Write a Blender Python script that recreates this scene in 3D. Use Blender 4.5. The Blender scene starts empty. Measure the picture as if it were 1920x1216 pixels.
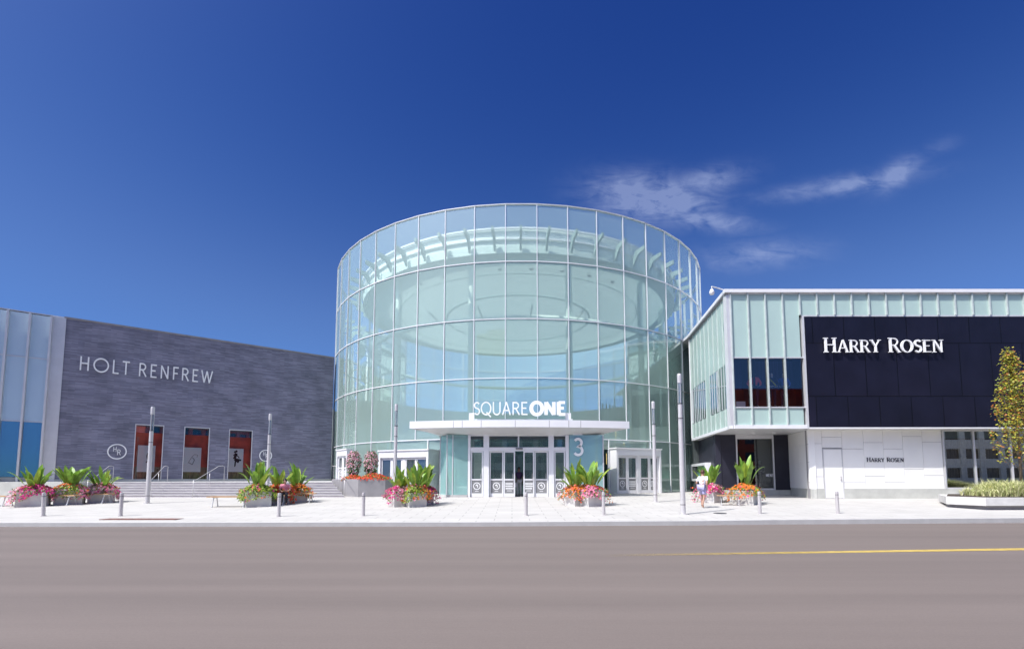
import bpy, bmesh, math, random
from mathutils import Vector, Matrix
R = math.radians
random.seed(7)
scene = bpy.context.scene
C = scene.collection

# ------------------------------------------------------------------ camera
F, PITCH, YO, CH = 925.0, R(4.7), 819.0, 1.45          # focal length in photo pixels, tilt, optical axis row, eye height
cp, sp = math.cos(PITCH), math.sin(PITCH)
cam = bpy.data.objects.new('camera', bpy.data.cameras.new('camera')); C.objects.link(cam)
cam.location = (0, 0, CH); cam.rotation_euler = (R(90) + PITCH, 0, 0)
cam.data.sensor_width = 36; cam.data.lens = F / 1920 * 36
cam.data.shift_y = (YO - 608) / 1920
cam.data.clip_end = 3000; cam.data.clip_start = .1
scene.camera = cam

def ray(px, py):
    v = (YO - py) / F
    return Vector(((px - 960) / F, cp - v * sp, sp + v * cp))
def P(px, py, Y):                                      # where the view ray meets the upright plane at distance Y
    d = ray(px, py); t = Y / d.y
    return Vector((d.x * t, Y, CH + d.z * t))
def ZY(py, Y): return P(960, py, Y).z
def XY_(px, py, Y): return P(px, py, Y).x
SL = .03
def gz(Y): return SL * (min(max(Y, 10), 31) - 16.2)
def G(px, py):                                         # where it meets the gently rising plaza
    d = ray(px, py); t = (CH + SL * 16.2) / (SL * d.y - d.z)
    return Vector((d.x * t, d.y * t, gz(d.y * t)))

# ------------------------------------------------------------------ sun, sky, exposure
SUN_AZ = math.atan2(-.80, -.60)                        # the sun stands behind the camera, to the left
SUN_EL = R(56)
Ldir = Vector((.80 * math.cos(SUN_EL), .60 * math.cos(SUN_EL), -math.sin(SUN_EL)))
sun = bpy.data.objects.new('sun', bpy.data.lights.new('sun', 'SUN')); C.objects.link(sun)
sun.data.energy = 4.0; sun.data.angle = R(.5); sun.data.color = (1, .965, .92)
sun.rotation_euler = Ldir.to_track_quat('-Z', 'Y').to_euler()
scene.view_settings.view_transform = 'Standard'; scene.view_settings.look = 'None'
scene.view_settings.exposure = .35; scene.view_settings.gamma = 1
cy = scene.cycles
cy.use_denoising = True; cy.max_bounces = 8; cy.transparent_max_bounces = 24; cy.caustics_reflective = False
cy.caustics_refractive = False; cy.sample_clamp_indirect = 6

world = bpy.data.worlds.new("World"); scene.world = world; world.use_nodes = True
nt = world.node_tree; N = nt.nodes; L = nt.links; N.clear()
def wmath(op, a, b=None, c=None):
    n = N.new('ShaderNodeMath'); n.operation = op
    for i, v in enumerate((a, b, c)):
        if v is None: continue
        if isinstance(v, (int, float)): n.inputs[i].default_value = v
        else: L.new(v, n.inputs[i])
    return n.outputs[0]
SKR = (2.5, .74, .62); SKP = (2.53, 2.16, 1.52)
sky = N.new('ShaderNodeTexSky'); sky.sky_type = 'NISHITA'; sky.sun_disc = False
sky.sun_elevation = SUN_EL; sky.sun_rotation = math.atan2(-Ldir.x, -Ldir.y)
sky.altitude = 100; sky.air_density = 1.0; sky.dust_density = .3; sky.ozone_density = 4.0
hs = N.new('ShaderNodeHueSaturation'); hs.inputs['Saturation'].default_value = 1.22; hs.inputs['Hue'].default_value = .512
L.new(sky.outputs[0], hs.inputs['Color']); hs.inputs['Saturation'].default_value = 1.22; hs.inputs['Hue'].default_value = .512
sc_ = N.new('ShaderNodeSeparateColor'); L.new(hs.outputs[0], sc_.inputs[0]); cc_ = N.new('ShaderNodeCombineColor')
for i_, (k_, p_, hi_) in enumerate(((SKR[0], SKP[0], 1.05), (SKR[1], SKP[1], 2.55), (SKR[2], SKP[2], 9.0))):      # a deeper, more graded blue than the plain sky
    v_ = wmath('MULTIPLY', wmath('POWER', sc_.outputs[i_], p_), k_); q_ = wmath('DIVIDE', v_, hi_)
    L.new(wmath('DIVIDE', v_, wmath('SQRT', wmath('ADD', wmath('MULTIPLY', q_, q_), 1.0))), cc_.inputs[i_])
tc = N.new('ShaderNodeTexCoord'); sx = N.new('ShaderNodeSeparateXYZ'); L.new(tc.outputs['Generated'], sx.inputs[0])
dy = wmath('MAXIMUM', sx.outputs[1], .02)
ca = wmath('DIVIDE', sx.outputs[0], dy); cb = wmath('DIVIDE', sx.outputs[2], dy)   # tangent of azimuth, tangent of height
mask = None
for (px, py, rx, ry, rot, k) in ((1225, 372, 105, 42, -6, 1.0), (1310, 345, 85, 26, 14, .5), (1320, 412, 90, 20, -8, .6), (1580, 348, 140, 18, 9, .5),
                                 (1680, 328, 50, 22, 34, .6), (1420, 478, 110, 26, 5, .42), (1760, 275, 40, 16, 20, .12), (1160, 385, 50, 18, 10, .5)):
    d0 = ray(px, py); a0, b0 = d0.x / d0.y, d0.z / d0.y
    r = R(rot); u = wmath('SUBTRACT', ca, a0); v = wmath('SUBTRACT', cb, b0)
    uu = wmath('ADD', wmath('MULTIPLY', u, math.cos(r) / (rx / F)), wmath('MULTIPLY', v, math.sin(r) / (rx / F)))
    vv = wmath('ADD', wmath('MULTIPLY', u, -math.sin(r) / (ry / F)), wmath('MULTIPLY', v, math.cos(r) / (ry / F)))
    q = wmath('ADD', wmath('MULTIPLY', uu, uu), wmath('MULTIPLY', vv, vv))
    g = wmath('MULTIPLY', wmath('EXPONENT', wmath('MULTIPLY', q, -1.1)), k)
    mask = g if mask is None else wmath('MAXIMUM', mask, g)
cv = N.new('ShaderNodeCombineXYZ'); L.new(ca, cv.inputs[0]); L.new(cb, cv.inputs[1])
mp = N.new('ShaderNodeMapping'); mp.inputs['Rotation'].default_value = (0, 0, R(-14)); mp.inputs['Scale'].default_value = (7, 22, 1); L.new(cv.outputs[0], mp.inputs[0])
n1 = N.new('ShaderNodeTexNoise'); n1.inputs['Scale'].default_value = 1.6; n1.inputs['Detail'].default_value = 10; n1.inputs['Roughness'].default_value = .62; n1.inputs['Distortion'].default_value = 1.0
L.new(mp.outputs[0], n1.inputs[0])
n2 = N.new('ShaderNodeTexNoise'); n2.inputs['Scale'].default_value = 26; n2.inputs['Detail'].default_value = 6; n2.inputs['Distortion'].default_value = .6; L.new(cv.outputs[0], n2.inputs[0])
nn = wmath('ADD', wmath('MULTIPLY', n1.outputs[0], .7), wmath('MULTIPLY', n2.outputs[0], .35))
cl = wmath('MULTIPLY', mask, wmath('MULTIPLY', wmath('SUBTRACT', nn, .33), 2.9)); cn = wmath('MINIMUM', wmath('MAXIMUM', cl, 0), .38)
cmix = N.new('ShaderNodeMixRGB'); L.new(cn, cmix.inputs[0]); L.new(cc_.outputs[0], cmix.inputs[1]); cmix.inputs[2].default_value = (4.6, 5.4, 8.0, 1)
# hazy glow added around the sun, behind the viewer, to lift the ambient light
dt_ = N.new('ShaderNodeVectorMath'); dt_.operation = 'DOT_PRODUCT'; L.new(tc.outputs['Generated'], dt_.inputs[0]); dt_.inputs[1].default_value = tuple(-Ldir)
glow = wmath('MULTIPLY', wmath('EXPONENT', wmath('MULTIPLY', wmath('SUBTRACT', dt_.outputs['Value'], 1.0), 13.5)), 56.0)
gm = N.new('ShaderNodeMixRGB'); gm.blend_type = 'ADD'; gm.inputs[0].default_value = 1; L.new(cmix.outputs[0], gm.inputs[1]); gc = N.new('ShaderNodeCombineColor')
for i_, k_ in enumerate((1.0, 1.0, 1.0)): L.new(wmath('MULTIPLY', glow, k_), gc.inputs[i_])
L.new(gc.outputs[0], gm.inputs[2])
bg = N.new('ShaderNodeBackground'); bg.inputs[1].default_value = .085; L.new(gm.outputs[0], bg.inputs[0])
wo = N.new('ShaderNodeOutputWorld'); L.new(bg.outputs[0], wo.inputs[0])

# ------------------------------------------------------------------ materials
def pm(name, col, rough=.6, metal=0, var=.12, scale=3., bump=0, bscale=None, stretch=(1, 1, 1), spec=None, trans=0, emit=0):
    m = bpy.data.materials.new(name); m.use_nodes = True; t = m.node_tree; b = t.nodes['Principled BSDF']
    b.inputs['Roughness'].default_value = rough; b.inputs['Metallic'].default_value = metal
    if spec is not None: b.inputs['Specular IOR Level'].default_value = spec
    tcx = t.nodes.new('ShaderNodeTexCoord'); mpx = t.nodes.new('ShaderNodeMapping'); mpx.inputs['Scale'].default_value = stretch
    t.links.new(tcx.outputs['Object'], mpx.inputs[0])
    nz = t.nodes.new('ShaderNodeTexNoise'); nz.inputs['Scale'].default_value = scale; nz.inputs['Detail'].default_value = 6; t.links.new(mpx.outputs[0], nz.inputs[0])
    rp = t.nodes.new('ShaderNodeMapRange'); rp.inputs[1].default_value = .3; rp.inputs[2].default_value = .7; rp.inputs[3].default_value = 1 - var; rp.inputs[4].default_value = 1 + var
    t.links.new(nz.outputs[0], rp.inputs[0])
    mx = t.nodes.new('ShaderNodeMixRGB'); mx.blend_type = 'MULTIPLY'; mx.inputs[0].default_value = 1; mx.inputs[1].default_value = (*col, 1); t.links.new(rp.outputs[0], mx.inputs[2])
    t.links.new(mx.outputs[0], b.inputs['Base Color'])
    if bump:
        nb = t.nodes.new('ShaderNodeTexNoise'); nb.inputs['Scale'].default_value = bscale or scale * 8; nb.inputs['Detail'].default_value = 4; t.links.new(mpx.outputs[0], nb.inputs[0])
        bp = t.nodes.new('ShaderNodeBump'); bp.inputs['Strength'].default_value = bump; bp.inputs['Distance'].default_value = .02; t.links.new(nb.outputs[0], bp.inputs['Height']); t.links.new(bp.outputs[0], b.inputs['Normal'])
    if trans:
        tr = t.nodes.new('ShaderNodeBsdfTranslucent'); t.links.new(mx.outputs[0], tr.inputs[0]); ms = t.nodes.new('ShaderNodeMixShader'); ms.inputs[0].default_value = trans
        t.links.new(b.outputs[0], ms.inputs[1]); t.links.new(tr.outputs[0], ms.inputs[2]); t.links.new(ms.outputs[0], t.nodes['Material Output'].inputs[0])
    return m
def glass(name, tint, refl=.04, haze=0., hazecol=(.8, .9, .88), rough=0., ior=1.5, wob=0.):
    m = bpy.data.materials.new(name); m.use_nodes = True; t = m.node_tree; t.nodes.clear(); nn_ = t.nodes.new; ln = t.links.new
    tr = nn_('ShaderNodeBsdfTransparent'); tr.inputs[0].default_value = (*tint, 1)
    gl = nn_('ShaderNodeBsdfGlossy'); gl.inputs[0].default_value = (.95, 1, 1, 1); gl.inputs['Roughness'].default_value = rough
    fr = nn_('ShaderNodeFresnel'); fr.inputs[0].default_value = ior
    ad = nn_('ShaderNodeMath'); ad.operation = 'ADD'; ad.use_clamp = True; ln(fr.outputs[0], ad.inputs[0]); ad.inputs[1].default_value = refl
    if wob:
        tx = nn_('ShaderNodeTexCoord'); nz = nn_('ShaderNodeTexNoise'); nz.inputs['Scale'].default_value = .5; nz.inputs['Detail'].default_value = 1; ln(tx.outputs['Object'], nz.inputs[0])
        bp = nn_('ShaderNodeBump'); bp.inputs['Strength'].default_value = wob; bp.inputs['Distance'].default_value = .1; ln(nz.outputs[0], bp.inputs['Height']); ln(bp.outputs[0], gl.inputs['Normal'])
    m1 = nn_('ShaderNodeMixShader'); ln(ad.outputs[0], m1.inputs[0])
    src = tr.outputs[0]
    if haze:
        df = nn_('ShaderNodeBsdfDiffuse'); df.inputs[0].default_value = (*hazecol, 1); tl = nn_('ShaderNodeBsdfTranslucent'); tl.inputs[0].default_value = (*hazecol, 1)
        m3 = nn_('ShaderNodeMixShader'); m3.inputs[0].default_value = .15; ln(df.outputs[0], m3.inputs[1]); ln(tl.outputs[0], m3.inputs[2])
        m2 = nn_('ShaderNodeMixShader'); m2.inputs[0].default_value = haze; ln(tr.outputs[0], m2.inputs[1]); ln(m3.outputs[0], m2.inputs[2]); src = m2.outputs[0]
    ln(src, m1.inputs[1]); ln(gl.outputs[0], m1.inputs[2])
    o = nn_('ShaderNodeOutputMaterial'); ln(m1.outputs[0], o.inputs[0])
    return m
def brickmat(name, c1, c2, cm, bw, bh, rough=.85, mortar=.006, scale=1, bump=.25, var=.25, rotx=True, ang=0, off=.5, mapz=False):
    m = bpy.data.materials.new(name); m.use_nodes = True; t = m.node_tree; b = t.nodes['Principled BSDF']; ln = t.links.new
    b.inputs['Roughness'].default_value = rough
    tx = t.nodes.new('ShaderNodeTexCoord'); mpn = t.nodes.new('ShaderNodeMapping'); mpn.inputs['Rotation'].default_value = (0, 0, -ang); ln(tx.outputs['Object'], mpn.inputs[0])
    vec = mpn.outputs[0]
    if rotx:
        sxx = t.nodes.new('ShaderNodeSeparateXYZ'); ln(vec, sxx.inputs[0]); cx = t.nodes.new('ShaderNodeCombineXYZ'); ln(sxx.outputs[0], cx.inputs[0]); ln(sxx.outputs[2], cx.inputs[1]); vec = cx.outputs[0]
    bt = t.nodes.new('ShaderNodeTexBrick'); bt.offset = off; ln(vec, bt.inputs[0])
    bt.inputs['Color1'].default_value = (*c1, 1); bt.inputs['Color2'].default_value = (*c2, 1); bt.inputs['Mortar'].default_value = (*cm, 1)
    bt.inputs['Scale'].default_value = scale; bt.inputs['Mortar Size'].default_value = mortar; bt.inputs['Brick Width'].default_value = bw; bt.inputs['Row Height'].default_value = bh
    nz = t.nodes.new('ShaderNodeTexNoise'); nz.inputs['Scale'].default_value = .8; nz.inputs['Detail'].default_value = 8
    ln(vec, nz.inputs[0])
    rp = t.nodes.new('ShaderNodeMapRange'); rp.inputs[1].default_value = .3; rp.inputs[2].default_value = .7; rp.inputs[3].default_value = 1 - var; rp.inputs[4].default_value = 1 + var; ln(nz.outputs[0], rp.inputs[0])
    mx = t.nodes.new('ShaderNodeMixRGB'); mx.blend_type = 'MULTIPLY'; mx.inputs[0].default_value = 1; ln(bt.outputs[0], mx.inputs[1]); ln(rp.outputs[0], mx.inputs[2]); ln(mx.outputs[0], b.inputs['Base Color'])
    if bump:
        bp = t.nodes.new('ShaderNodeBump'); bp.inputs['Strength'].default_value = bump; bp.inputs['Distance'].default_value = .01; ln(bt.outputs[1], bp.inputs['Height']); bp.invert = True; ln(bp.outputs[0], b.inputs['Normal'])
    return m

WALL_ANG = math.atan2(10.1, 12.5)
M = dict(
    asphalt=pm('asphalt', (.152, .124, .110), .8, var=.10, scale=1.3, bump=.25, bscale=60, stretch=(.05, 1, 1)),
    paint=pm('yellow_paint', (.50, .36, .09), .7, var=.2, scale=6),
    plaza=brickmat('plaza_pavers', (.47, .455, .43), (.44, .425, .40), (.31, .30, .285), 1.2, .6, .8, .018, bump=.1, var=.05, rotx=False),
    ground=pm('ground_soil', (.16, .16, .13), .9, var=.2, scale=.2),
    kerb=pm('kerb_concrete', (.46, .455, .45), .8, var=.06, bump=.1),
    stone=pm('pale_stone', (.47, .46, .45), .75, var=.08, scale=2, bump=.08),
    riser=pm('riser_stone', (.50, .46, .49), .75, var=.08, scale=2, bump=.08),
    concrete=pm('planter_concrete', (.60, .59, .57), .8, var=.1, scale=2.5, bump=.15),
    dconcrete=pm('dark_concrete', (.27, .26, .27), .8, var=.1, scale=2, bump=.15),
    plinth=pm('plinth_concrete', (.52, .52, .48), .8, var=.1, scale=2, bump=.1),
    brick=brickmat('purple_brick', (.245, .245, .32), (.135, .14, .20), (.20, .195, .25), .62, .066, .7, .006, bump=.35, var=.22, ang=WALL_ANG),
    white=pm('white_metal', (.78, .78, .80), .35, var=.03, scale=1),
    whitew=pm('white_panel', (.88, .87, .85), .45, var=.03, scale=.7),
    letter=pm('white_letter', (.90, .90, .90), .4, var=.02),
    letterb=pm('black_letter', (.02, .02, .04), .4, var=.1),
    alu=pm('aluminium', (.66, .66, .67), .35, .25, var=.05, scale=2),
    steel=pm('brushed_steel', (.56, .53, .53), .35, .3, var=.08, scale=4, stretch=(8, 8, .6)),
    post=pm('post_steel', (.62, .60, .60), .38, .3, var=.06, scale=2),
    black=brickmat('black_cladding', (.008, .009, .021), (.011, .011, .025), (.001, .001, .002), 1.7, 2.9, .42, .02, bump=.35, var=.2, off=.37),
    blackw=pm('black_wall', (.030, .030, .044), .4, var=.15, scale=1.5, bump=.05),
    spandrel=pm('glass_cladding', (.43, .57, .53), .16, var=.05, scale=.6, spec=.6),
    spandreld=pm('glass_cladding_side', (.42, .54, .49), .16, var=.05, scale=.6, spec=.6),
    teal=pm('interior_white', (.72, .78, .75), .6, var=.04),
    ceil=pm('interior_ceiling', (.72, .84, .80), .7, var=.04, trans=.14),
    col=pm('pale_green_column', (.86, .98, .90), .4, var=.04),
    floor=pm('interior_floor', (.75, .75, .72), .4, var=.1),
    inwall=pm('interior_wall', (.38, .43, .43), .6, var=.15, scale=.8),
    frost=glass('pale_glass', (.50, .72, .85), .10, haze=.80, hazecol=(.74, .90, 1.0)),
    drum=glass('rotunda_glass', (.88, .99, .96), .055, haze=.31, hazecol=(.74, 1.0, .90), wob=.05),
    clear=glass('door_glass', (.66, .80, .78), .14, haze=.10, hazecol=(.5, .62, .6)),
    tealg=glass('teal_glass', (.62, .94, .94), .08, haze=.42, hazecol=(.62, .98, .96)),
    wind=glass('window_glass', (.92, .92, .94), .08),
    blueg=glass('blue_glass', (.10, .28, .50), .24, haze=.40, hazecol=(.08, .46, .85)),
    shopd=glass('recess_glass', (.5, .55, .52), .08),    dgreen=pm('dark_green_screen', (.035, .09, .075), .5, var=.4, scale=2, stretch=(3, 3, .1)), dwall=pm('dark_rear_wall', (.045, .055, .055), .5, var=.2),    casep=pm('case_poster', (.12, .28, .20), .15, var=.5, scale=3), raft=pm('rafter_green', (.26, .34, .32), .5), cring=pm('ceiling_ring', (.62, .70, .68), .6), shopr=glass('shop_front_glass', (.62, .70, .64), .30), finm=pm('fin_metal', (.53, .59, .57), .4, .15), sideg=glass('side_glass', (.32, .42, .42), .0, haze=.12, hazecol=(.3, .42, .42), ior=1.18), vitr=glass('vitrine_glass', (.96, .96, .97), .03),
    shopg=glass('shop_glass', (.45, .55, .50), .26),
    farg=pm('office_glass', (.03, .05, .07), .12, var=.3, scale=.3, spec=.8),
    farw=pm('office_wall', (.30, .27, .24), .8, var=.1),
    farw2=pm('apartment_wall', (.40, .38, .35), .8, var=.1),
    wood=pm('bench_wood', (.50, .30, .15), .55, var=.2, scale=3, stretch=(1, 12, 1)),
    red=pm('mirrored_red', (.68, .10, .06), .6, var=.35, scale=1.2),  # reflection of the red block opposite, put into the backdrop colour
    brown=pm('window_brown', (.10, .035, .02), .6, var=.35, scale=1.5),  # window interiors; in the upper windows it imitates the mirrored block opposite
    mirrored_sky=pm('mirrored_sky_blue', (.06, .07, .16), .8, var=.35, scale=3, stretch=(6, 6, .05)),  # sky reflection put into the colour of a sheet
    dark=pm('dark_interior', (.015, .018, .02), .6, var=.3),
    tan=pm('tan_display', (.30, .22, .14), .7, var=.5, scale=3, stretch=(5, 5, .6)),
    paper=pm('poster_paper', (.90, .91, .93), .6, var=.03),
    film=pm('grey_film', (.235, .235, .24), .6, var=.05),
    leaf=pm('broad_leaf', (.20, .36, .05), .42, var=.35, scale=5, trans=.3),
    leafy=pm('yellow_green_leaf', (.30, .40, .05), .42, var=.3, scale=5, trans=.3),
    leafd=pm('small_leaf', (.07, .16, .03), .5, var=.4, scale=9, trans=.2),
    stem=pm('stem_green', (.16, .24, .06), .5, var=.2),
    pink=pm('petal_pink', (.80, .25, .40), .6, var=.2, scale=9, trans=.25),
    lpink=pm('petal_light_pink', (.85, .52, .60), .6, var=.15, scale=9, trans=.25),
    mag=pm('petal_magenta', (.68, .03, .25), .6, var=.2, scale=9, trans=.25),
    orange=pm('petal_orange', (.85, .22, .03), .6, var=.2, scale=9, trans=.25),
    redp=pm('petal_red', (.78, .07, .03), .6, var=.2, scale=9, trans=.25),
    soil=pm('soil', (.05, .035, .025), .95, var=.3),
    bark=pm('bark', (.16, .12, .09), .9, var=.3, scale=8, bump=.4),
    tl1=pm('leaf_yellow', (.50, .42, .04), .5, var=.2, trans=.35),
    tl2=pm('leaf_green', (.28, .33, .05), .5, var=.3, trans=.35),
    tl3=pm('leaf_orange', (.46, .17, .03), .5, var=.2, trans=.35),
    gr1=pm('grass_straw', (.74, .72, .42), .6, var=.2, scale=6, trans=.3),
    gr2=pm('grass_green', (.42, .48, .18), .6, var=.2, scale=6, trans=.3),
    skin=pm('skin', (.42, .24, .17), .5, var=.05), skind=pm('skin_dark', (.20, .11, .08), .5, var=.05),
    hair=pm('hair', (.015, .010, .010), .5, var=.2), hairb=pm('hair_brown', (.08, .03, .02), .5, var=.2),
    manq=pm('mannequin', (.55, .60, .58), .4, var=.03),
    plum=pm('plum_cloth', (.035, .015, .06), .8), greyc=pm('grey_cloth', (.35, .36, .38), .8), whitec=pm('white_cloth', (.75, .76, .80), .8),
    lilac=pm('lilac_cloth', (.42, .40, .62), .8), pinkc=pm('pink_cloth', (.62, .22, .30), .8, var=.4, scale=20), blackc=pm('black_cloth', (.02, .02, .03), .8),
    redc=pm('red_cloth', (.50, .05, .03), .8), coral=pm('coral_cloth', (.90, .16, .16), .8), jean=pm('jean_cloth', (.035, .055, .10), .8),
    bluec=pm('blue_cloth', (.03, .12, .55), .8), yel=pm('yellow_cloth', (.55, .60, .05), .8), brass=pm('brass', (.80, .60, .22), .4, .1),
    rust=pm('rust_plate', (.17, .08, .065), .8, var=.3, scale=6), iron=pm('cast_iron', (.06, .06, .07), .6, var=.3),
    lampglass=glass('lamp_glass', (.85, .88, .88), .12, haze=.15),
)
_t = M['asphalt'].node_tree; _b = _t.nodes['Principled BSDF']; _src = _b.inputs['Base Color'].links[0].from_socket
_c = _t.nodes.new('ShaderNodeTexCoord'); _n = _t.nodes.new('ShaderNodeTexNoise'); _n.inputs['Scale'].default_value = 45; _n.inputs['Detail'].default_value = 3; _t.links.new(_c.outputs['Object'], _n.inputs[0])
_r = _t.nodes.new('ShaderNodeMapRange'); _r.inputs[1].default_value = .3; _r.inputs[2].default_value = .7; _r.inputs[3].default_value = .93; _r.inputs[4].default_value = 1.06; _t.links.new(_n.outputs[0], _r.inputs[0])
_m = _t.nodes.new('ShaderNodeMixRGB'); _m.blend_type = 'MULTIPLY'; _m.inputs[0].default_value = 1; _t.links.new(_src, _m.inputs[1]); _t.links.new(_r.outputs[0], _m.inputs[2]); _t.links.new(_m.outputs[0], _b.inputs['Base Color'])
M['black'].node_tree.nodes['Principled BSDF'].inputs['Specular IOR Level'].default_value = .25
M['blackw'].node_tree.nodes['Principled BSDF'].inputs['Specular IOR Level'].default_value = .25

# ------------------------------------------------------------------ mesh builder
MATRIX = {}
class MB:
    def __init__(s): s.v = []; s.f = []; s.m = []
    def poly(s, pts, m=0):
        i = len(s.v); s.v += [tuple(p) for p in pts]; s.f.append(tuple(range(i, i + len(pts)))); s.m.append(m)
    def hexa(s, a, b, m=0):                       # two matching quads
        i = len(s.v); s.v += [tuple(p) for p in a] + [tuple(p) for p in b]; n = len(a)
        s.f.append(tuple(range(i + n - 1, i - 1, -1))); s.f.append(tuple(range(i + n, i + 2 * n))); s.m += [m, m]
        for k in range(n):
            k2 = (k + 1) % n; s.f.append((i + k, i + k2, i + n + k2, i + n + k)); s.m.append(m)
    def prism(s, pts, z0, z1, m=0):
        area = sum(pts[k][0] * pts[(k + 1) % len(pts)][1] - pts[(k + 1) % len(pts)][0] * pts[k][1] for k in range(len(pts)))
        if area < 0: pts = pts[::-1]
        s.hexa([(p[0], p[1], z0) for p in pts], [(p[0], p[1], z1) for p in pts], m)
    def box(s, x0, x1, y0, y1, z0, z1, m=0): s.prism([(x0, y0), (x1, y0), (x1, y1), (x0, y1)], z0, z1, m)
    def slab(s, a, b, t, z0, z1, m=0):            # upright slab along the plan segment a-b; t>0 goes to the left of a->b
        a = Vector(a[:2]); b = Vector(b[:2]); d = (b - a).normalized(); n = Vector((-d.y, d.x)) * t
        s.prism([a, b, b + n, a + n], z0, z1, m)
    def tube(s, pts, r, n=10, m=0, r1=None):
        pts = [Vector(p) for p in pts]; rings = []
        for k, p in enumerate(pts):
            d = (pts[min(k + 1, len(pts) - 1)] - pts[max(k - 1, 0)]).normalized()
            u = d.cross(Vector((0, 0, 1)) if abs(d.z) < .95 else Vector((1, 0, 0))).normalized(); w = d.cross(u)
            rr = r if r1 is None else r + (r1 - r) * k / max(1, len(pts) - 1)
            i = len(s.v)
            for j in range(n):
                a = 2 * math.pi * j / n; s.v.append(tuple(p + (u * math.cos(a) + w * math.sin(a)) * rr))
            rings.append(i)
        for a, b in zip(rings, rings[1:]):
            for j in range(n):
                j2 = (j + 1) % n; s.f.append((a + j, a + j2, b + j2, b + j)); s.m.append(m)
        s.f.append(tuple(rings[0] + j for j in range(n))[::-1]); s.f.append(tuple(rings[-1] + j for j in range(n))); s.m += [m, m]
    def lathe(s, c, prof, n=20, m=0):
        c = Vector(c); rings = []
        for r, z in prof:
            i = len(s.v); s.v += [(c.x + r * math.cos(2 * math.pi * j / n), c.y + r * math.sin(2 * math.pi * j / n), c.z + z) for j in range(n)]; rings.append(i)
        for a, b in zip(rings, rings[1:]):
            for j in range(n):
                j2 = (j + 1) % n; s.f.append((a + j, a + j2, b + j2, b + j)); s.m.append(m)
        s.f.append(tuple(rings[0] + j for j in range(n))[::-1]); s.f.append(tuple(rings[-1] + j for j in range(n))); s.m += [m, m]
    def build(s, name, mats, parent=None, local=False, smooth=False, label=None):
        if not isinstance(mats, (list, tuple)): mats = [mats]
        vs = s.v
        if parent is not None and not local and parent.name in MATRIX:
            inv = MATRIX[parent.name].inverted(); vs = [inv @ Vector(v) for v in vs]
        me = bpy.data.meshes.new(name); me.from_pydata([tuple(v) for v in vs], [], s.f)
        for m in mats: me.materials.append(m)
        me.polygons.foreach_set('material_index', s.m)
        if smooth: me.polygons.foreach_set('use_smooth', [True] * len(s.f))
        me.update()
        o = bpy.data.objects.new(name, me); C.objects.link(o)
        if parent is not None:
            o.parent = parent
            if parent.name in MATRIX: MATRIX[o.name] = MATRIX[parent.name]
        if label: o['label'] = label
        return o
def tag(o, label=None, cat=None, group=None, kind=None):
    if label: o['label'] = label
    if cat: o['category'] = cat
    if group: o['group'] = group
    if kind: o['kind'] = kind
    return o
def empty(name, loc, rz=0, label=None, cat=None, group=None):
    o = bpy.data.objects.new(name, None); C.objects.link(o); o.location = loc; o.rotation_euler = (0, 0, rz); o.empty_display_size = .3
    MATRIX[o.name] = Matrix.Translation(Vector(loc)) @ Matrix.Rotation(rz, 4, 'Z')
    return tag(o, label, cat, group)
def struct(o, kind='structure'): o['kind'] = kind; return o
def copy_tree(o, parent=None):
    c = o.copy(); C.objects.link(c)
    if parent is not None: c.parent = parent
    for ch in list(o.children): copy_tree(ch, c)
    return c

# ------------------------------------------------------------------ lettering
def arc(cx, cy_, rx, ry, a0, a1, n=14): return [(cx + rx * math.cos(R(a0 + (a1 - a0) * i / n)), cy_ + ry * math.sin(R(a0 + (a1 - a0) * i / n))) for i in range(n + 1)]
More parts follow.
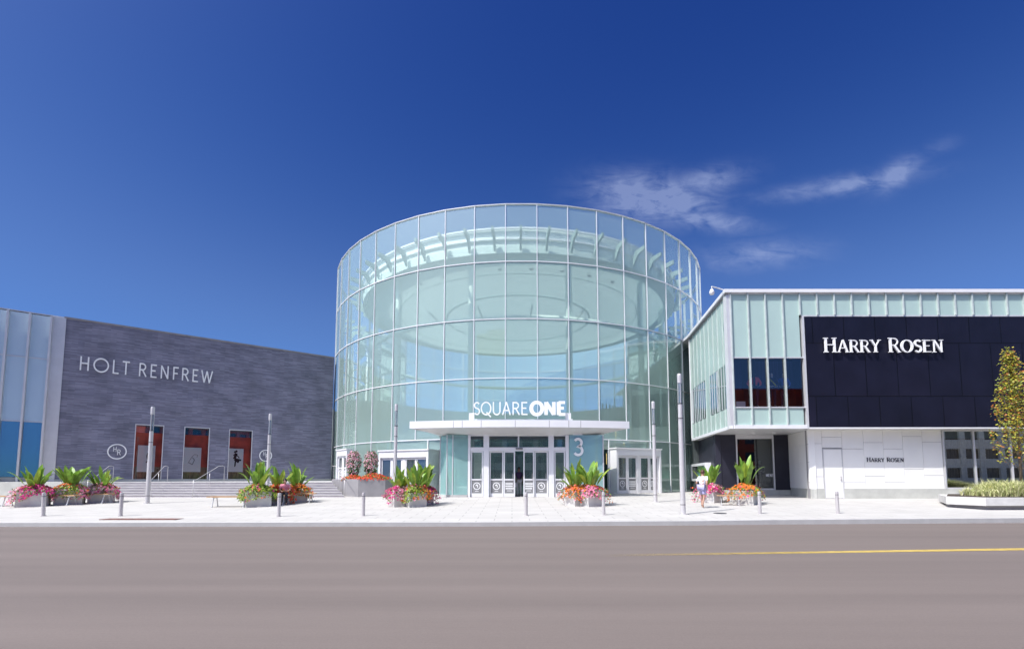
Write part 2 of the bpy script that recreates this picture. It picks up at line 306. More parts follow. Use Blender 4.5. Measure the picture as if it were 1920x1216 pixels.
# strokes: ('a' heavy | 'b' light, points); serif feet: (x, y, half width)
WIDE = [1.0]
def glyph(ch):
    S = {}
    S['H'] = (.74, [('a', [(.12, 0), (.12, 1)]), ('a', [(.62, 0), (.62, 1)]), ('b', [(.12, .52), (.62, .52)])], [(.12, 0, .13), (.12, 1, .13), (.62, 0, .13), (.62, 1, .13)])
    S['A'] = (.74, [('b', [(.08, 0), (.37, 1)]), ('a', [(.37, 1), (.66, 0)]), ('b', [(.19, .34), (.55, .34)])], [(.08, 0, .1), (.66, 0, .12)])
    S['R'] = (.66, [('a', [(.12, 0), (.12, 1)]), ('b', [(.12, .96), (.32, .96)] + arc(.32, .73, .21, .23, 90, -90)[1:] + [(.12, .50)]), ('a', [(.32, .50), (.60, 0)])], [(.12, 0, .12), (.07, 1, .07), (.62, 0, .07)])
    S['Y'] = (.66, [('a', [(.06, 1), (.33, .48)]), ('b', [(.60, 1), (.33, .48)]), ('a', [(.33, .50), (.33, 0)])], [(.06, 1, .1), (.60, 1, .1), (.33, 0, .13)])
    S['O'] = (.84, [('a', arc(.42, .5, .35, .48, 0, 360, 28))], [])
    if WIDE[0] > 1: S['O'] = (1.12, [('a', arc(.56, .5, .49, .48, 0, 360, 28))], [])
    S['S'] = (.52, [('a', arc(.26, .74, .19, .22, 30, 250, 12) + arc(.26, .27, .20, .23, 80, -145, 14))], [])
    S['E'] = (.58, [('a', [(.12, 0), (.12, 1)]), ('b', [(.12, .96), (.52, .96)]), ('b', [(.12, .52), (.45, .52)]), ('b', [(.12, .04), (.54, .04)])], [(.08, 0, .08), (.08, 1, .08)])
    S['N'] = (.76, [('b', [(.12, 0), (.12, 1)]), ('a', [(.12, .98), (.62, .02)]), ('b', [(.62, 0), (.62, 1)])], [(.12, 0, .12), (.07, 1, .08), (.62, 1, .12)])
    S['L'] = (.50, [('a', [(.10, 0), (.10, 1)]), ('b', [(.10, .04), (.48, .04)])], [])
    S['T'] = (.56, [('a', [(.28, 0), (.28, 1)]), ('b', [(.02, .96), (.54, .96)])], [])
    S['F'] = (.52, [('a', [(.12, 0), (.12, 1)]), ('b', [(.12, .96), (.50, .96)]), ('b', [(.12, .50), (.44, .50)])], [])
    S['W'] = (.98, [('a', [(.04, 1), (.27, .02)]), ('b', [(.27, .02), (.49, .96)]), ('a', [(.49, .96), (.71, .02)]), ('b', [(.71, .02), (.94, 1)])], [])
    S['M'] = (.86, [('b', [(.10, 0), (.14, 1)]), ('a', [(.14, 1), (.43, .1)]), ('b', [(.43, .1), (.72, 1)]), ('a', [(.72, 1), (.76, 0)])], [])
    S['Q'] = (.86, [('a', arc(.42, .5, .36, .48, 0, 360, 28)), ('a', [(.46, .2), (.78, -.16)])], [])
    S['U'] = (.70, [('a', [(.10, 1), (.10, .34)] + arc(.35, .30, .25, .28, 180, 360, 12)[1:] + [(.60, 1)])], [])
    S['3'] = (.60, [('a', arc(.27, .75, .21, .22, 150, -80, 12) + arc(.27, .27, .25, .25, 85, -150, 14))], [])
    return S[ch]
def text(sign, word, org, right, nrm, cap, width, heavy, light, serif=False, small=None, depth=.05, mat=None, gap=.12, up=Vector((0, 0, 1)), name='letter', slant=None):
    """word on an upright plane; org = lower left, right/nrm unit vectors, cap height and overall width in metres"""
    right = Vector(right).normalized(); nrm = Vector(nrm).normalized(); org = Vector(org)
    x = 0; items = []
    first = True
    for c in word:
        if c == ' ': x += .42 * cap; first = True; continue
        w, st, sf = glyph(c); k = 1 if (small is None or first) else small; first = False
        items.append((x, k * cap, c)); x += w * k * cap + gap * cap
    sxx = width / (x - gap * cap)
    for (x0, h, c) in items:
        w, st, sf = glyph(c); b = MB(); n = 0
        def put(quad, d):
            nonlocal n
            d = d + n * .0015; n += 1
            a = [org + right * ((x0 + q[0] * h) * sxx) + up * (q[1] * h) for q in quad]
            s2 = 0
            for i in range(len(quad)): s2 += quad[i][0] * quad[(i + 1) % len(quad)][1] - quad[(i + 1) % len(quad)][0] * quad[i][1]
            if s2 > 0: a = a[::-1]
            b.hexa(a, [p + nrm * d for p in a])
        for kind, pts in st:
            t = (heavy if kind == 'a' else light) / 2
            pts = [Vector(p) for p in pts]; nrmls = []
            closed = (pts[0] - pts[-1]).length < 1e-6
            for i in range(len(pts)):
                p0 = pts[i - 1] if i else (pts[-2] if closed else pts[0]); p1 = pts[i + 1] if i < len(pts) - 1 else (pts[1] if closed else pts[-1])
                d0 = (pts[i] - p0); d1 = (p1 - pts[i])
                if d0.length < 1e-9: d0 = d1
                if d1.length < 1e-9: d1 = d0
                d0 = d0.normalized(); d1 = d1.normalized(); q = (d0 + d1).normalized(); nv = Vector((-q.y, q.x)); nrmls.append(nv / max(.5, nv.dot(Vector((-d0.y, d0.x)))))
            for i in range(len(pts) - 1):
                tt = t
                if serif and c == 'O':  # stress of the round letter
                    tt = t
                    ta = t * (.45 + .75 * abs(math.cos(R(360 * i / 28)))); tb = t * (.45 + .75 * abs(math.cos(R(360 * (i + 1) / 28))))
                else: ta = tb = tt
                put([pts[i] - nrmls[i] * ta, pts[i + 1] - nrmls[i + 1] * tb, pts[i + 1] + nrmls[i + 1] * tb, pts[i] + nrmls[i] * ta], depth)
                if len(pts) > 2: n -= 1
            n += 1
        if serif:
            for (sx_, sy_, hw) in sf:
                y0 = sy_ - (.045 if sy_ > .5 else 0); put([(sx_ - hw, y0), (sx_ + hw, y0), (sx_ + hw, y0 + .045), (sx_ - hw, y0 + .045)], depth)
        b.build(name, mat or M['letter'], sign)

# ================================================================== ground
KP = [G(-2600, 981), G(-400, 980), G(0, 979.5), G(450, 979), G(900, 978.5), G(1300, 976), G(1460, 974), G(1920, 970.5), G(2400, 967)]
KP[0].x = -90; KP[0].z = gz(KP[0].y); KP.append(Vector((90, KP[-1].y + .8, gz(KP[-1].y + .8))))
b = MB(); b.box(-700, 700, -500, 1200, -1.2, -.25); struct(b.build('ground', M['ground']))
b = MB(); b.prism([(-160, -14), (160, -14)] + [(p.x * 1.0, p.y + .3) for p in KP[::-1]], -.24, -.13); struct(b.build('road', M['asphalt']))
b = MB()
for a, c in zip(KP, KP[1:]):
    k = Vector((0, .16, 0))
    b.hexa([a, c, c + k, a + k][::-1], [Vector((q.x, q.y, -.2)) for q in (a, c, c + k, a + k)][::-1])
struct(b.build('kerb', M['kerb']))
b = MB()
for a, c in zip(KP, KP[1:]):
    o = Vector((0, .16, 0)); a2 = a + o; c2 = c + o; za = gz(31)
    for (ya, yb, z0, z1) in ((None, 31, None, za), (31, 62, za, za)):
        if ya is None: pts = [a2, c2, Vector((c2.x, 31, za)), Vector((a2.x, 31, za))]
        else: pts = [Vector((a2.x, ya, z0)), Vector((c2.x, ya, z0)), Vector((c2.x, yb, z1)), Vector((a2.x, yb, z1))]
        b.poly(pts)
struct(b.build('plaza', M['plaza']))
b = MB(); b.prism([(-300, -30), (300, -30), (300, -14.2), (-300, -14.2)], -.24, .0); struct(b.build('pavement', M['kerb']))
# worn yellow line: it wears away towards its left end
ym = M['paint'].node_tree; tcn = ym.nodes.new('ShaderNodeTexCoord'); sp_ = ym.nodes.new('ShaderNodeSeparateXYZ'); ym.links.new(tcn.outputs['Object'], sp_.inputs[0])
mr = ym.nodes.new('ShaderNodeMapRange'); ym.links.new(sp_.outputs[0], mr.inputs[0]); mr.inputs[1].default_value = 1.8; mr.inputs[2].default_value = 7.5; mr.inputs[3].default_value = 0; mr.inputs[4].default_value = .95
trn = ym.nodes.new('ShaderNodeBsdfTransparent'); mxs = ym.nodes.new('ShaderNodeMixShader'); ym.links.new(mr.outputs[0], mxs.inputs[0]); ym.links.new(trn.outputs[0], mxs.inputs[1]); ym.links.new(ym.nodes['Principled BSDF'].outputs[0], mxs.inputs[2]); ym.links.new(mxs.outputs[0], ym.nodes['Material Output'].inputs[0])
def RD(px, py):
    d = ray(px, py); t = (CH + .13) / -d.z; return Vector((d.x * t, d.y * t, -.126))
b = MB(); b.poly([RD(1040, 1043.6), RD(1920, 1030.8), RD(1920, 1027), RD(1040, 1040.8)]); e0, e1 = RD(1920, 1030.8), RD(1920, 1027)
d_ = (RD(1920, 1029) - RD(1300, 1038)).normalized() * 14; b.poly([e0, e0 + d_, e1 + d_, e1]); struct(b.build('road_line', M['paint']))

# ================================================================== terrace and stairs
TZ = 1.20; NS = 6; Y0 = 28.0; TR = .33; g28 = gz(28); rise = (TZ - g28) / NS
stairs = empty('stairs', (-17, Y0, g28), 0, 'wide flight of pale stone steps rising to the terrace by the brick building', 'stairs')
xl = -24.6
for i in range(NS):
    xr = -9.45 - (1.5) * i / NS
    z1 = g28 + rise * (i + 1); y = Y0 + TR * i; yb = y + TR if i < NS - 1 else 30.0
    b = MB(); b.prism([(xl, y), (xr, y), (xr - .25, yb), (xl, yb)], g28 - .3, z1 - .05, 1); b.prism([(xl, y - .025), (xr, y - .025), (xr - .25, yb - .026), (xl, yb - .026)], z1 - .049, z1, 0)
    b.build('step', [M['stone'], M['riser']], stairs)
b = MB(); b.prism([(xl, 30), (-10.95, 30), (-11, 34), (-9.0, 36), (-12, 42), (-20, 42), (-30, 31), (-30, 30)], .2, TZ - .002); struct(b.build('terrace', M['stone']))
b = MB(); b.prism([(-45, 27.6), (xl - .02, 27.8), (xl - .02, 29.98), (-45, 29.98)], 0, TZ + .02); tag(b.build('retaining_wall', M['plinth']), 'low concrete retaining wall left of the stairs behind the flower planters', 'wall')

def handrail(xa, xb, lab, ya=28.1, yb=30.15):
    za = gz(28) + .05; o = empty('handrail', (xa, ya, za), 0, lab, 'handrail', 'steel handrails on the stairs')
    for dx in (0,):
        b = MB(); b.tube([(xb, yb, TZ + .0), (xb, yb, TZ + .93), (xb - .05, yb - .1, TZ + .97), (xb - (xb - xa) * .2, yb - .45, TZ + .95), (xa, ya, za + .93), (xa, ya - .25, za + .9), (xa, ya - .25, za - .1)], .016, 8); b.build('rail', M['post'], o, smooth=True)
        b = MB(); b.tube([(xa + (xb - xa) * .5, (ya + yb) / 2 - .1, (za + TZ) / 2), (xa + (xb - xa) * .5, (ya + yb) / 2 - .1, (za + TZ) / 2 + .9)], .014, 8); b.build('post', M['post'], o, smooth=True)
def Xa(px, Y): return (px - 960) / F * Y
handrail(Xa(172, 28), Xa(213, 30.1), 'steel stair handrail behind the leftmost cluster of flower planters')
handrail(Xa(284, 28), Xa(315, 30.1), 'steel stair handrail in front of the leftmost poster window')
handrail(Xa(368, 28), Xa(421, 30.1), 'steel stair handrail between the second and third poster windows')
handrail(Xa(650, 28.1), Xa(628, 30.3), 'steel stair handrail beside the grey flower bed wall')

# ================================================================== dark brick building on the left
A = Vector((P(117, 700, 30.0).x, 30.0)); B = Vector((P(626, 700, 40.3).x, 40.3)); ZT = 11.34
U = (B - A).normalized(); WL = (B - A).length; NB = Vector((U.y, -U.x)); WANG = math.atan2(U.y, U.x)
def onwall(px, py, off=0):                          # s along the wall and z for a photo point
    d = ray(px, py); o = A + NB * off
    # solve d.xy*t = o + U*s
    det = d.x * (-U.y) + U.x * d.y
    t = (o.x * (-U.y) + U.x * o.y) / det; s = (d.x * t - o.x) * U.x + (d.y * t - o.y) * U.y
    return s, CH + d.z * t
def W3(s, z, off=0): p = A + U * s + NB * off; return Vector((p.x, p.y, z))
holt = empty('brick_building', (A.x, A.y, 0), 0, 'long dark purple brick building with poster windows and a glazed end', 'building')
wins = []
for (x0, x1, yt) in ((254, 308, 794), (346, 394, 799), (430, 474, 804)):
    s0, zt = onwall(x0, yt); s1, _ = onwall(x1, yt + 4); wins.append((s0, s1, TZ + .02, zt))
def wall_holes(b, s0, s1, z0, z1, holes, f, m=0):
    ss = sorted({s0, s1, *[h[0] for h in holes], *[h[1] for h in holes]}); zs = sorted({z0, z1, *[h[2] for h in holes], *[h[3] for h in holes]})
    for a, c in zip(ss, ss[1:]):
        for d, e in zip(zs, zs[1:]):
            ms, mz = (a + c) / 2, (d + e) / 2
            if any(h[0] < ms < h[1] and h[2] < mz < h[3] for h in holes): continue
            f(b, a, c, d, e, m)
b = MB(); wall_holes(b, 0, WL, .3, ZT, wins, lambda b, a, c, d, e, m: b.hexa([W3(a, d), W3(c, d), W3(c, d, -.4), W3(a, d, -.4)][::-1][::-1], [W3(a, e), W3(c, e), W3(c, e, -.4), W3(a, e, -.4)], m))
b.build('wall', M['brick'], holt)
b = MB(); q = [W3(-3, 0, -1.6), W3(WL, 0, -1.6), W3(WL, 0, -22), W3(-3, 0, -22)]; b.prism([(p.x, p.y) for p in q], .2, ZT - .3); b.build('rear_block', M['dark'], holt)
b = MB(); q = [W3(-7, 0, -.05), W3(WL + .02, 0, -.05), W3(WL + .02, 0, -21.9), W3(-7, 0, -21.9)]; b.prism([(p.x, p.y) for p in q], ZT + .002, ZT + .06); b.build('roof', M['alu'], holt)
b = MB(); q = [W3(-.1, 0, .04), W3(WL, 0, .04), W3(WL, 0, -.045), W3(-.1, 0, -.045)]; b.prism([(p.x, p.y) for p in q], ZT - .03, ZT + .08); b.build('coping', M['dconcrete'], holt)
b = MB(); b.slab(A + NB * .002, A + U * WL + NB * .002, -.02, TZ - .05, TZ + .16); b.build('plinth', M['plinth'], holt)
for k, (s0, s1, z0, z1) in enumerate(wins):
    w = MB()
    for (a, c, d, e) in ((s0, s0 + .05, z0, z1), (s1 - .05, s1, z0, z1), (s0 + .051, s1 - .051, z1 - .06, z1), (s0 + .051, s1 - .051, z0, z0 + .05)):
        w.hexa([W3(a, d, .02), W3(c, d, .02), W3(c, d, -.1), W3(a, d, -.1)], [W3(a, e, .02), W3(c, e, .02), W3(c, e, -.1), W3(a, e, -.1)])
    wo_ = w.build('window', M['alu'], holt)
    w = MB(); w.poly([W3(s0, z0, -.08), W3(s1, z0, -.08), W3(s1, z1, -.08), W3(s0, z1, -.08)]); w.build('pane', M['vitr'], wo_)
    w = MB(); zz = z0 + (z1 - z0) * .86; zm = z0 + (z1 - z0) * .26
    w.poly([W3(s0 - .3, zm, -.5), W3(s1 + .3, zm, -.5), W3(s1 + .3, zz, -.5), W3(s0 - .3, zz, -.5)], 0)
    w.poly([W3(s0 - .3, zz, -.5), W3(s1 + .3, zz, -.5), W3(s1 + .3, z1 + .3, -.5), W3(s0 - .3, z1 + .3, -.5)], 1)
    w.poly([W3(s0 - .3, z0, -.5), W3(s1 + .3, z0, -.5), W3(s1 + .3, zm, -.5), W3(s0 - .3, zm, -.5)], 2)
    w.build('reflection_backdrop', [M['red'], M['blueg'], M['tan']], wo_)  # red and blue zones imitate the brick block and sky mirrored in the pane
    # hanging white poster with a dancing silhouette
    px0, px1, py0, py1 = ((259, 292, 834, 884), (345, 378, 838, 884), (429, 457, 840, 884))[k]
    a0, zt_ = onwall(px0, py0, -.11); a1, _ = onwall(px1, py0, -.11); _, zb_ = onwall(px0, py1, -.11)
    a0 = max(a0, s0 + .07); 
    po = empty('poster', W3((a0 + a1) / 2, zb_, -.11), 0, ('white poster with a thin leaping figure in the leftmost window of the brick wall', 'white poster with a pale looping line drawing in the middle window of the brick wall', 'white poster with a black dancing silhouette in the rightmost window of the brick wall')[k], 'poster', 'posters in the brick wall windows')
    w = MB(); w.hexa([W3(a0, zb_, -.11), W3(a1, zb_, -.11), W3(a1, zb_, -.125), W3(a0, zb_, -.125)], [W3(a0, zt_, -.11), W3(a1, zt_, -.11), W3(a1, zt_, -.125), W3(a0, zt_, -.125)]); w.build('sheet', M['paper'], po)
    w = MB(); W_, H_ = a1 - a0, zt_ - zb_
    def st(pts, t):
        for i in range(len(pts) - 1):
            (u0, v0), (u1, v1) = pts[i], pts[i + 1]; l = math.hypot((u1 - u0) * W_, (v1 - v0) * H_); nx, nz = -(v1 - v0) * H_ / l * t, (u1 - u0) * W_ / l * t
            q = [(a0 + u0 * W_ - nx, zb_ + v0 * H_ - nz), (a0 + u1 * W_ - nx, zb_ + v1 * H_ - nz), (a0 + u1 * W_ + nx, zb_ + v1 * H_ + nz), (a0 + u0 * W_ + nx, zb_ + v0 * H_ + nz)]
            w.poly([W3(s_, z_, -.105 + .0007 * len(w.f)) for s_, z_ in q])
    if k == 2:
        st([(.38, .55), (.5, .8)], .09); st([(.34, .86), (.46, .84)], .06); st([(.45, .8), (.3, .7)], .03); st([(.5, .75), (.72, .6)], .03); st([(.42, .56), (.85, .5)], .06); st([(.4, .55), (.7, .42)], .09); st([(.45, .5), (.42, .22)], .03); st([(.5, .5), (.46, .25)], .02)
        w.poly([W3(a0 + .5 * W_ + .085 * W_ * math.cos(t_), zb_ + .88 * H_ + .05 * H_ * math.sin(t_), -.097) for t_ in [i * .628 for i in range(10)]])
    elif k == 0:
        st([(.55, .6), (.6, .72)], .05); st([(.55, .6), (.62, .45)], .05); st([(.62, .45), (.5, .35)], .03); st([(.6, .5), (.78, .38)], .025)
    else:
        st([(.25, .35), (.45, .6), (.6, .72), (.8, .7), (.75, .6)], .012); st([(.3, .38), (.5, .3), (.62, .5), (.5, .58)], .02)
    w.build('drawing', M['blackc'] if k != 1 else M['film'], po)
# glazed end
ge = -6.0; zs_ = 4.75
def fs(px): return onwall(px, 600)[0]
b = MB(); q = [W3(-.62, 0, .05), W3(-.0, 0, .05), W3(-.0, 0, -.4), W3(-.62, 0, -.4)]; b.prism([(p.x, p.y) for p in q], .3, ZT - .02); b.build('corner_strip', M['alu'], holt)
ms_ = [-.66, -1.60, -2.54, -3.48, -4.42, -5.36]
for s in ms_:
    b = MB(); q = [W3(s - .05, 0, .28), W3(s + .05, 0, .28), W3(s + .05, 0, -.1), W3(s - .05, 0, -.1)]; b.prism([(p.x, p.y) for p in q], TZ + .03, ZT - .01); b.build('glass_fin', M['alu'], holt)
for a, c in zip(ms_[1:], ms_):
    b = MB(); b.poly([W3(a + .05, zs_ + .06, -.02), W3(c - .05, zs_ + .06, -.02), W3(c - .05, ZT - .06, -.02), W3(a + .05, ZT - .06, -.02)]); b.build('upper_glass', M['frost'], holt)
    b = MB(); b.poly([W3(a + .05, TZ + .3, -.02), W3(c - .05, TZ + .3, -.02), W3(c - .05, zs_, -.02), W3(a + .05, zs_, -.02)]); b.build('lower_glass', M['blueg'], holt)
    b = MB(); b.hexa([W3(a + .051, zs_, .0), W3(c - .051, zs_, .0), W3(c - .051, zs_, -.08), W3(a + .051, zs_, -.08)], [W3(a + .051, zs_ + .06, .0), W3(c - .051, zs_ + .06, .0), W3(c - .051, zs_ + .06, -.08), W3(a + .051, zs_ + .06, -.08)]); 
    b.hexa([W3(a + .051, 8.6, .0), W3(c - .051, 8.6, .0), W3(c - .051, 8.6, -.05), W3(a + .051, 8.6, -.05)], [W3(a + .051, 8.66, .0), W3(c - .051, 8.66, .0), W3(c - .051, 8.66, -.05), W3(a + .051, 8.66, -.05)]); b.build('transom', M['alu'], holt)
b = MB(); b.poly([W3(-6, zs_ + .1, -1.2), W3(0, zs_ + .1, -1.2), W3(0, ZT, -1.2), W3(-6, ZT, -1.2)]); b.build('blind', M['teal'], holt)
b = MB(); q = [W3(-6, 0, .0), W3(-.67, 0, .0), W3(-.67, 0, -.3), W3(-6, 0, -.3)]; b.prism([(p.x, p.y) for p in q], .3, TZ + .28); b.build('base', M['plinth'], holt)
b = MB(); q = [W3(-6, 0, -1.5), W3(-.1, 0, -1.5), W3(-.1, 0, -1.7), W3(-6, 0, -1.7)]; b.prism([(p.x, p.y) for p in q], .3, zs_); b.build('inner_wall', M['dark'], holt)

sg = empty('wall_sign', W3(1, 8, .1), 0, 'long line of thin white capitals high on the dark purple brick wall', 'sign')
s0, z0 = onwall(147, 696.5); s1, z1 = onwall(398, 716); _, zt0 = onwall(149, 670); base = (z0 + z1) / 2
U3 = Vector((U.x, U.y, 0)); NB3 = Vector((NB.x, NB.y, 0))
WIDE[0] = 1.3
text(sg, 'HOLT RENFREW', W3(s0, base, .03), U3, NB3, (zt0 - z0) * .98, s1 - s0, .105, .105, depth=.05, gap=.2)
WIDE[0] = 1.0
for (px, py, pr, lab) in ((219.5, 846, 14.5, 'round white letter emblem on the brick wall left of the poster windows'), (498, 853.5, 11, 'round white letter emblem on the brick wall behind the thin light column')):
    s, z = onwall(px, py); s2, z2 = onwall(px, py - pr); rr = abs(z2 - z)
    em = empty('round_emblem', W3(s, z - rr, .05), 0, lab, 'sign', 'round emblems on the brick wall')
    b = MB(); n = 36
    for i in range(n):
        a0_, a1_ = 2 * math.pi * i / n, 2 * math.pi * (i + 1) / n
        q = [(rr * math.cos(a0_), rr * math.sin(a0_)), (rr * math.cos(a1_), rr * math.sin(a1_)), (.86 * rr * math.cos(a1_), .86 * rr * math.sin(a1_)), (.86 * rr * math.cos(a0_), .86 * rr * math.sin(a0_))]
        b.hexa([W3(s + u, z + v, .0) for u, v in q], [W3(s + u, z + v, .05) for u, v in q])
    b.build('ring', M['letter'], em)
    text(em, 'H', W3(s - .42 * rr, z + .0 * rr, .0), U3, NB3, .62 * rr, .38 * rr, .11, .11, mat=M['letter'])
    text(em, 'R', W3(s - .02 * rr, z - .45 * rr, .0), U3, NB3, .72 * rr, .42 * rr, .11, .11, mat=M['letter'])

# ================================================================== glass rotunda
DX, DY, DR, NP = .60, 48.0, 17.0, 52
T0 = R(-3.45); DT = 2 * math.pi / NP
ZR = [gz(31) + .01, 3.92, 7.78, 11.64, 15.45, 19.3]
def dp(th, r=DR): return Vector((DX + r * math.sin(th), DY - r * math.cos(th)))
drum = empty('glass_rotunda', (DX, DY, 0), 0, 'huge round glass entrance hall with white mullions standing between the brick and the black buildings', 'building')
def ring(b, r0, r1, z0, z1, n=NP, off=T0, m=0, a0=0, a1=None):
    a1 = n if a1 is None else a1
    for i in range(a0, a1):
        t0, t1 = off + i * 2 * math.pi / n, off + (i + 1) * 2 * math.pi / n
        q = [dp(t0, r1), dp(t1, r1), dp(t1, r0), dp(t0, r0)]
        b.hexa([(p.x, p.y, z0) for p in q], [(p.x, p.y, z1) for p in q], m)
for i in range(NP):
    th = T0 + i * DT; p, q = dp(th), dp(th + DT)
    mid = (th + DT / 2 + math.pi) % (2 * math.pi) - math.pi
    b = MB()
    for k in range(5):
        if k == 0 and (R(-32.5) < mid < R(33)): continue          # the door portals stand here
        z0, z1 = ZR[k], ZR[k + 1]
        if abs(mid) > R(112): z0 = max(z0, 9.8)
        if z0 < z1: b.poly([(p.x, p.y, z0), (q.x, q.y, z0), (q.x, q.y, z1), (p.x, p.y, z1)])
    if b.f: b.build('glass_bay', M['drum'], drum)
    b = MB(); v = Vector((math.cos(th), math.sin(th)))
    c0, c1 = dp(th, DR + .045), dp(th, DR - .10); q4 = [c0 - v * .021, c0 + v * .021, c1 + v * .021, c1 - v * .021]
    zb = ZR[0] if not (R(-32.5) < mid < R(33)) else ZR[1]
    if abs(mid) > R(112): zb = 9.8
    b.hexa([(a.x, a.y, zb) for a in q4], [(a.x, a.y, ZR[5]) for a in q4]); b.build('mullion', M['white'], drum)
for k in (1, 2, 3, 4):
    b = MB(); ring(b, DR - .08, DR + .045, ZR[k] - .026, ZR[k] + .026) if k > 1 else ring(b, DR - .08, DR + .045, ZR[k] - .026, ZR[k] + .026, a0=0)
    b.build('transom', M['white'], drum)
b = MB(); ring(b, DR - .14, DR + .06, ZR[5] + .001, ZR[5] + .055); b.build('rim', M['alu'], drum)
b = MB()
cr = 14.8
b.poly([(*dp(i * 2 * math.pi / 72, cr - .001), 17.06) for i in range(72)]); ceiling_ = b.build('ceiling', M['ceil'], drum)
b = MB(); ring(b, cr - 1.0, cr - .002, 17.065, 17.62, 72, 0); b.build('roof_fascia', M['ceil'], drum)
b = MB()
for i in range(72):
    t0, t1 = i * 2 * math.pi / 72, (i + 1) * 2 * math.pi / 72
    q = [dp(t0, cr - .02), dp(t1, cr - .02)]; q2 = [dp(t0, cr - 1.2), dp(t1, cr - 1.2)]
    b.hexa([(q[0].x, q[0].y, 17.62), (q[1].x, q[1].y, 17.62), (q2[1].x, q2[1].y, 17.62), (q2[0].x, q2[0].y, 17.62)], [(q[0].x, q[0].y, 18.75), (q[1].x, q[1].y, 18.75), (q2[1].x, q2[1].y, 18.9), (q2[0].x, q2[0].y, 18.9)])
b.build('roof_band', M['teal'], drum)
b = MB(); ring(b, cr + .02, cr + .12, 18.0, 18.1, 72, 0); ring(b, cr + .05, cr + .2, 18.72, 18.84, 72, 0); b.build('roof_gutter', M['white'], drum)
for i in range(NP):
    th = T0 + DT * .5 + i * DT; v = Vector((math.cos(th), math.sin(th))) * .07
    b = MB()
    def rp(r, z): 
        p = dp(th, r); return [(p.x - v.x, p.y - v.y, z), (p.x + v.x, p.y + v.y, z)]
    pr = [(cr + .13, 17.15), (cr + .13, 17.7), (cr + .35, 18.25), (cr + 1.3, 18.4), (cr + 1.3, 18.1), (cr + .65, 17.9)]
    L_ = [rp(r, z)[0] for r, z in pr]; R_ = [rp(r, z)[1] for r, z in pr]; b.hexa(L_, R_)
    if abs((th + math.pi) % (2 * math.pi) - math.pi) < R(120): b.build('rafter', M['raft'], drum)
for i in range(12):
    th = R(15 + 30 * i); p = dp(th, 13.6)
    if abs((th + math.pi) % (2 * math.pi) - math.pi) > R(130): continue
    b = MB(); b.tube([(p.x, p.y, gz(31)), (p.x, p.y, 16.6), (p.x, p.y, 16.98)], .235, 16); cb_ = b.build('column', M['col'], drum, smooth=True)
    b = MB()
    for z in (7.2, 10.6, 12.7): b.lathe((p.x, p.y, z), [(.238, 0), (.262, .02), (.262, .08), (.238, .1)], 16)
    b.build('collar', M['col'], cb_, smooth=True)
for r_, z_, rad in ((13.95, 12.75, .17),):
    b = MB(); b.tube([(*dp(i * 2 * math.pi / 72, r_), z_) for i in range(73)], rad, 10); rp_ = b.build('ring_pipe', M['col'], drum, smooth=True)
    for i in range(26):
        th = i * 2 * math.pi / 26 + .05
        if abs((th + math.pi) % (2 * math.pi) - math.pi) > R(115): continue
        b = MB(); p0 = dp(th, r_ - .3); p1 = dp(th, r_ + 1.5); b.tube([(p0.x, p0.y, z_ - .12), (p1.x, p1.y, z_ + .35)], .06, 8); b.build('bracket', M['col'], rp_, smooth=True)
# ring relief in the ceiling
b = MB(); ring(b, 6.9, 7.1, 16.94, 16.995, 60, 0); ring(b, 11.4, 11.5, 16.96, 16.995, 60, 0); b.build('ceiling_ring', M['cring'], drum)
b = MB()
for i in range(8):
    p = dp(R(-40 + i * 11), 12.3); b.lathe((p.x, p.y, 16.93), [(.14, 0), (.16, .06)], 12)
b.build('ceiling_spots', M['iron'], drum)
b = MB(); b.prism([tuple(dp(i * 2 * math.pi / 72, DR - .2)) for i in range(72)], gz(31) - .2, gz(31) + .004); b.build('floor', M['floor'], drum)
# mezzanine walk inside
b = MB(); ring(b, 10.4, 12.6, 4.55, 5.0, 72, 0, a0=24, a1=66); ms = b.build('mezzanine', M['teal'], drum)
b = MB(); ring(b, 10.42, 10.46, 5.001, 6.0, 72, 0, a0=24, a1=66); b.build('mezzanine_rail', M['clear'], ms)

# mall building behind, with its windows (its front curves round the back of the rotunda)
mall = empty('mall_building', (0, 60, 0), 0, 'long low grey building rising behind and inside the glass hall', 'building')
b = MB(); ring(b, DR - 1.6, DR + .5, gz(31) + .006, 4.6, 52, T0, a0=16, a1=37); ring(b, DR - 1.6, DR + .5, 7.6, 9.75, 52, T0, a0=16, a1=37); b.build('wall', M['inwall'], mall)
b = MB(); b.prism([(-30, 57), (-12, 60), (-9, 66.5), (11, 66.5), (14, 60), (45, 56), (45, 90), (-30, 90)], .1, 9.6); b.build('rear_block', M['inwall'], mall)
for i in range(16, 37):
    t0, t1 = T0 + i * DT, T0 + (i + 1) * DT; p, q = dp(t0, DR - 1.5), dp(t1, DR - 1.5)
    w = MB(); w.poly([(p.x, p.y, 4.6), (q.x, q.y, 4.6), (q.x, q.y, 7.6), (p.x, p.y, 7.6)]); wo_ = w.build('window', pm('inner_pane', (.30, .45, .58), .2, var=.3, scale=.5) if i == 16 else bpy.data.materials['inner_pane'], mall)
    w = MB(); p2 = dp(t0, DR - 1.62); dd = (q - p).normalized() * .06
    w.prism([p2 - dd, p2 + dd, p + dd, p - dd], 4.6, 7.6); w.prism([dp(t0, DR - 1.58) + dd * 1.1, dp(t1, DR - 1.58) - dd * 1.1, q - dd * 1.1, p + dd * 1.1], 6.05, 6.15); w.build('frame', M['teal'], wo_)
b = MB()
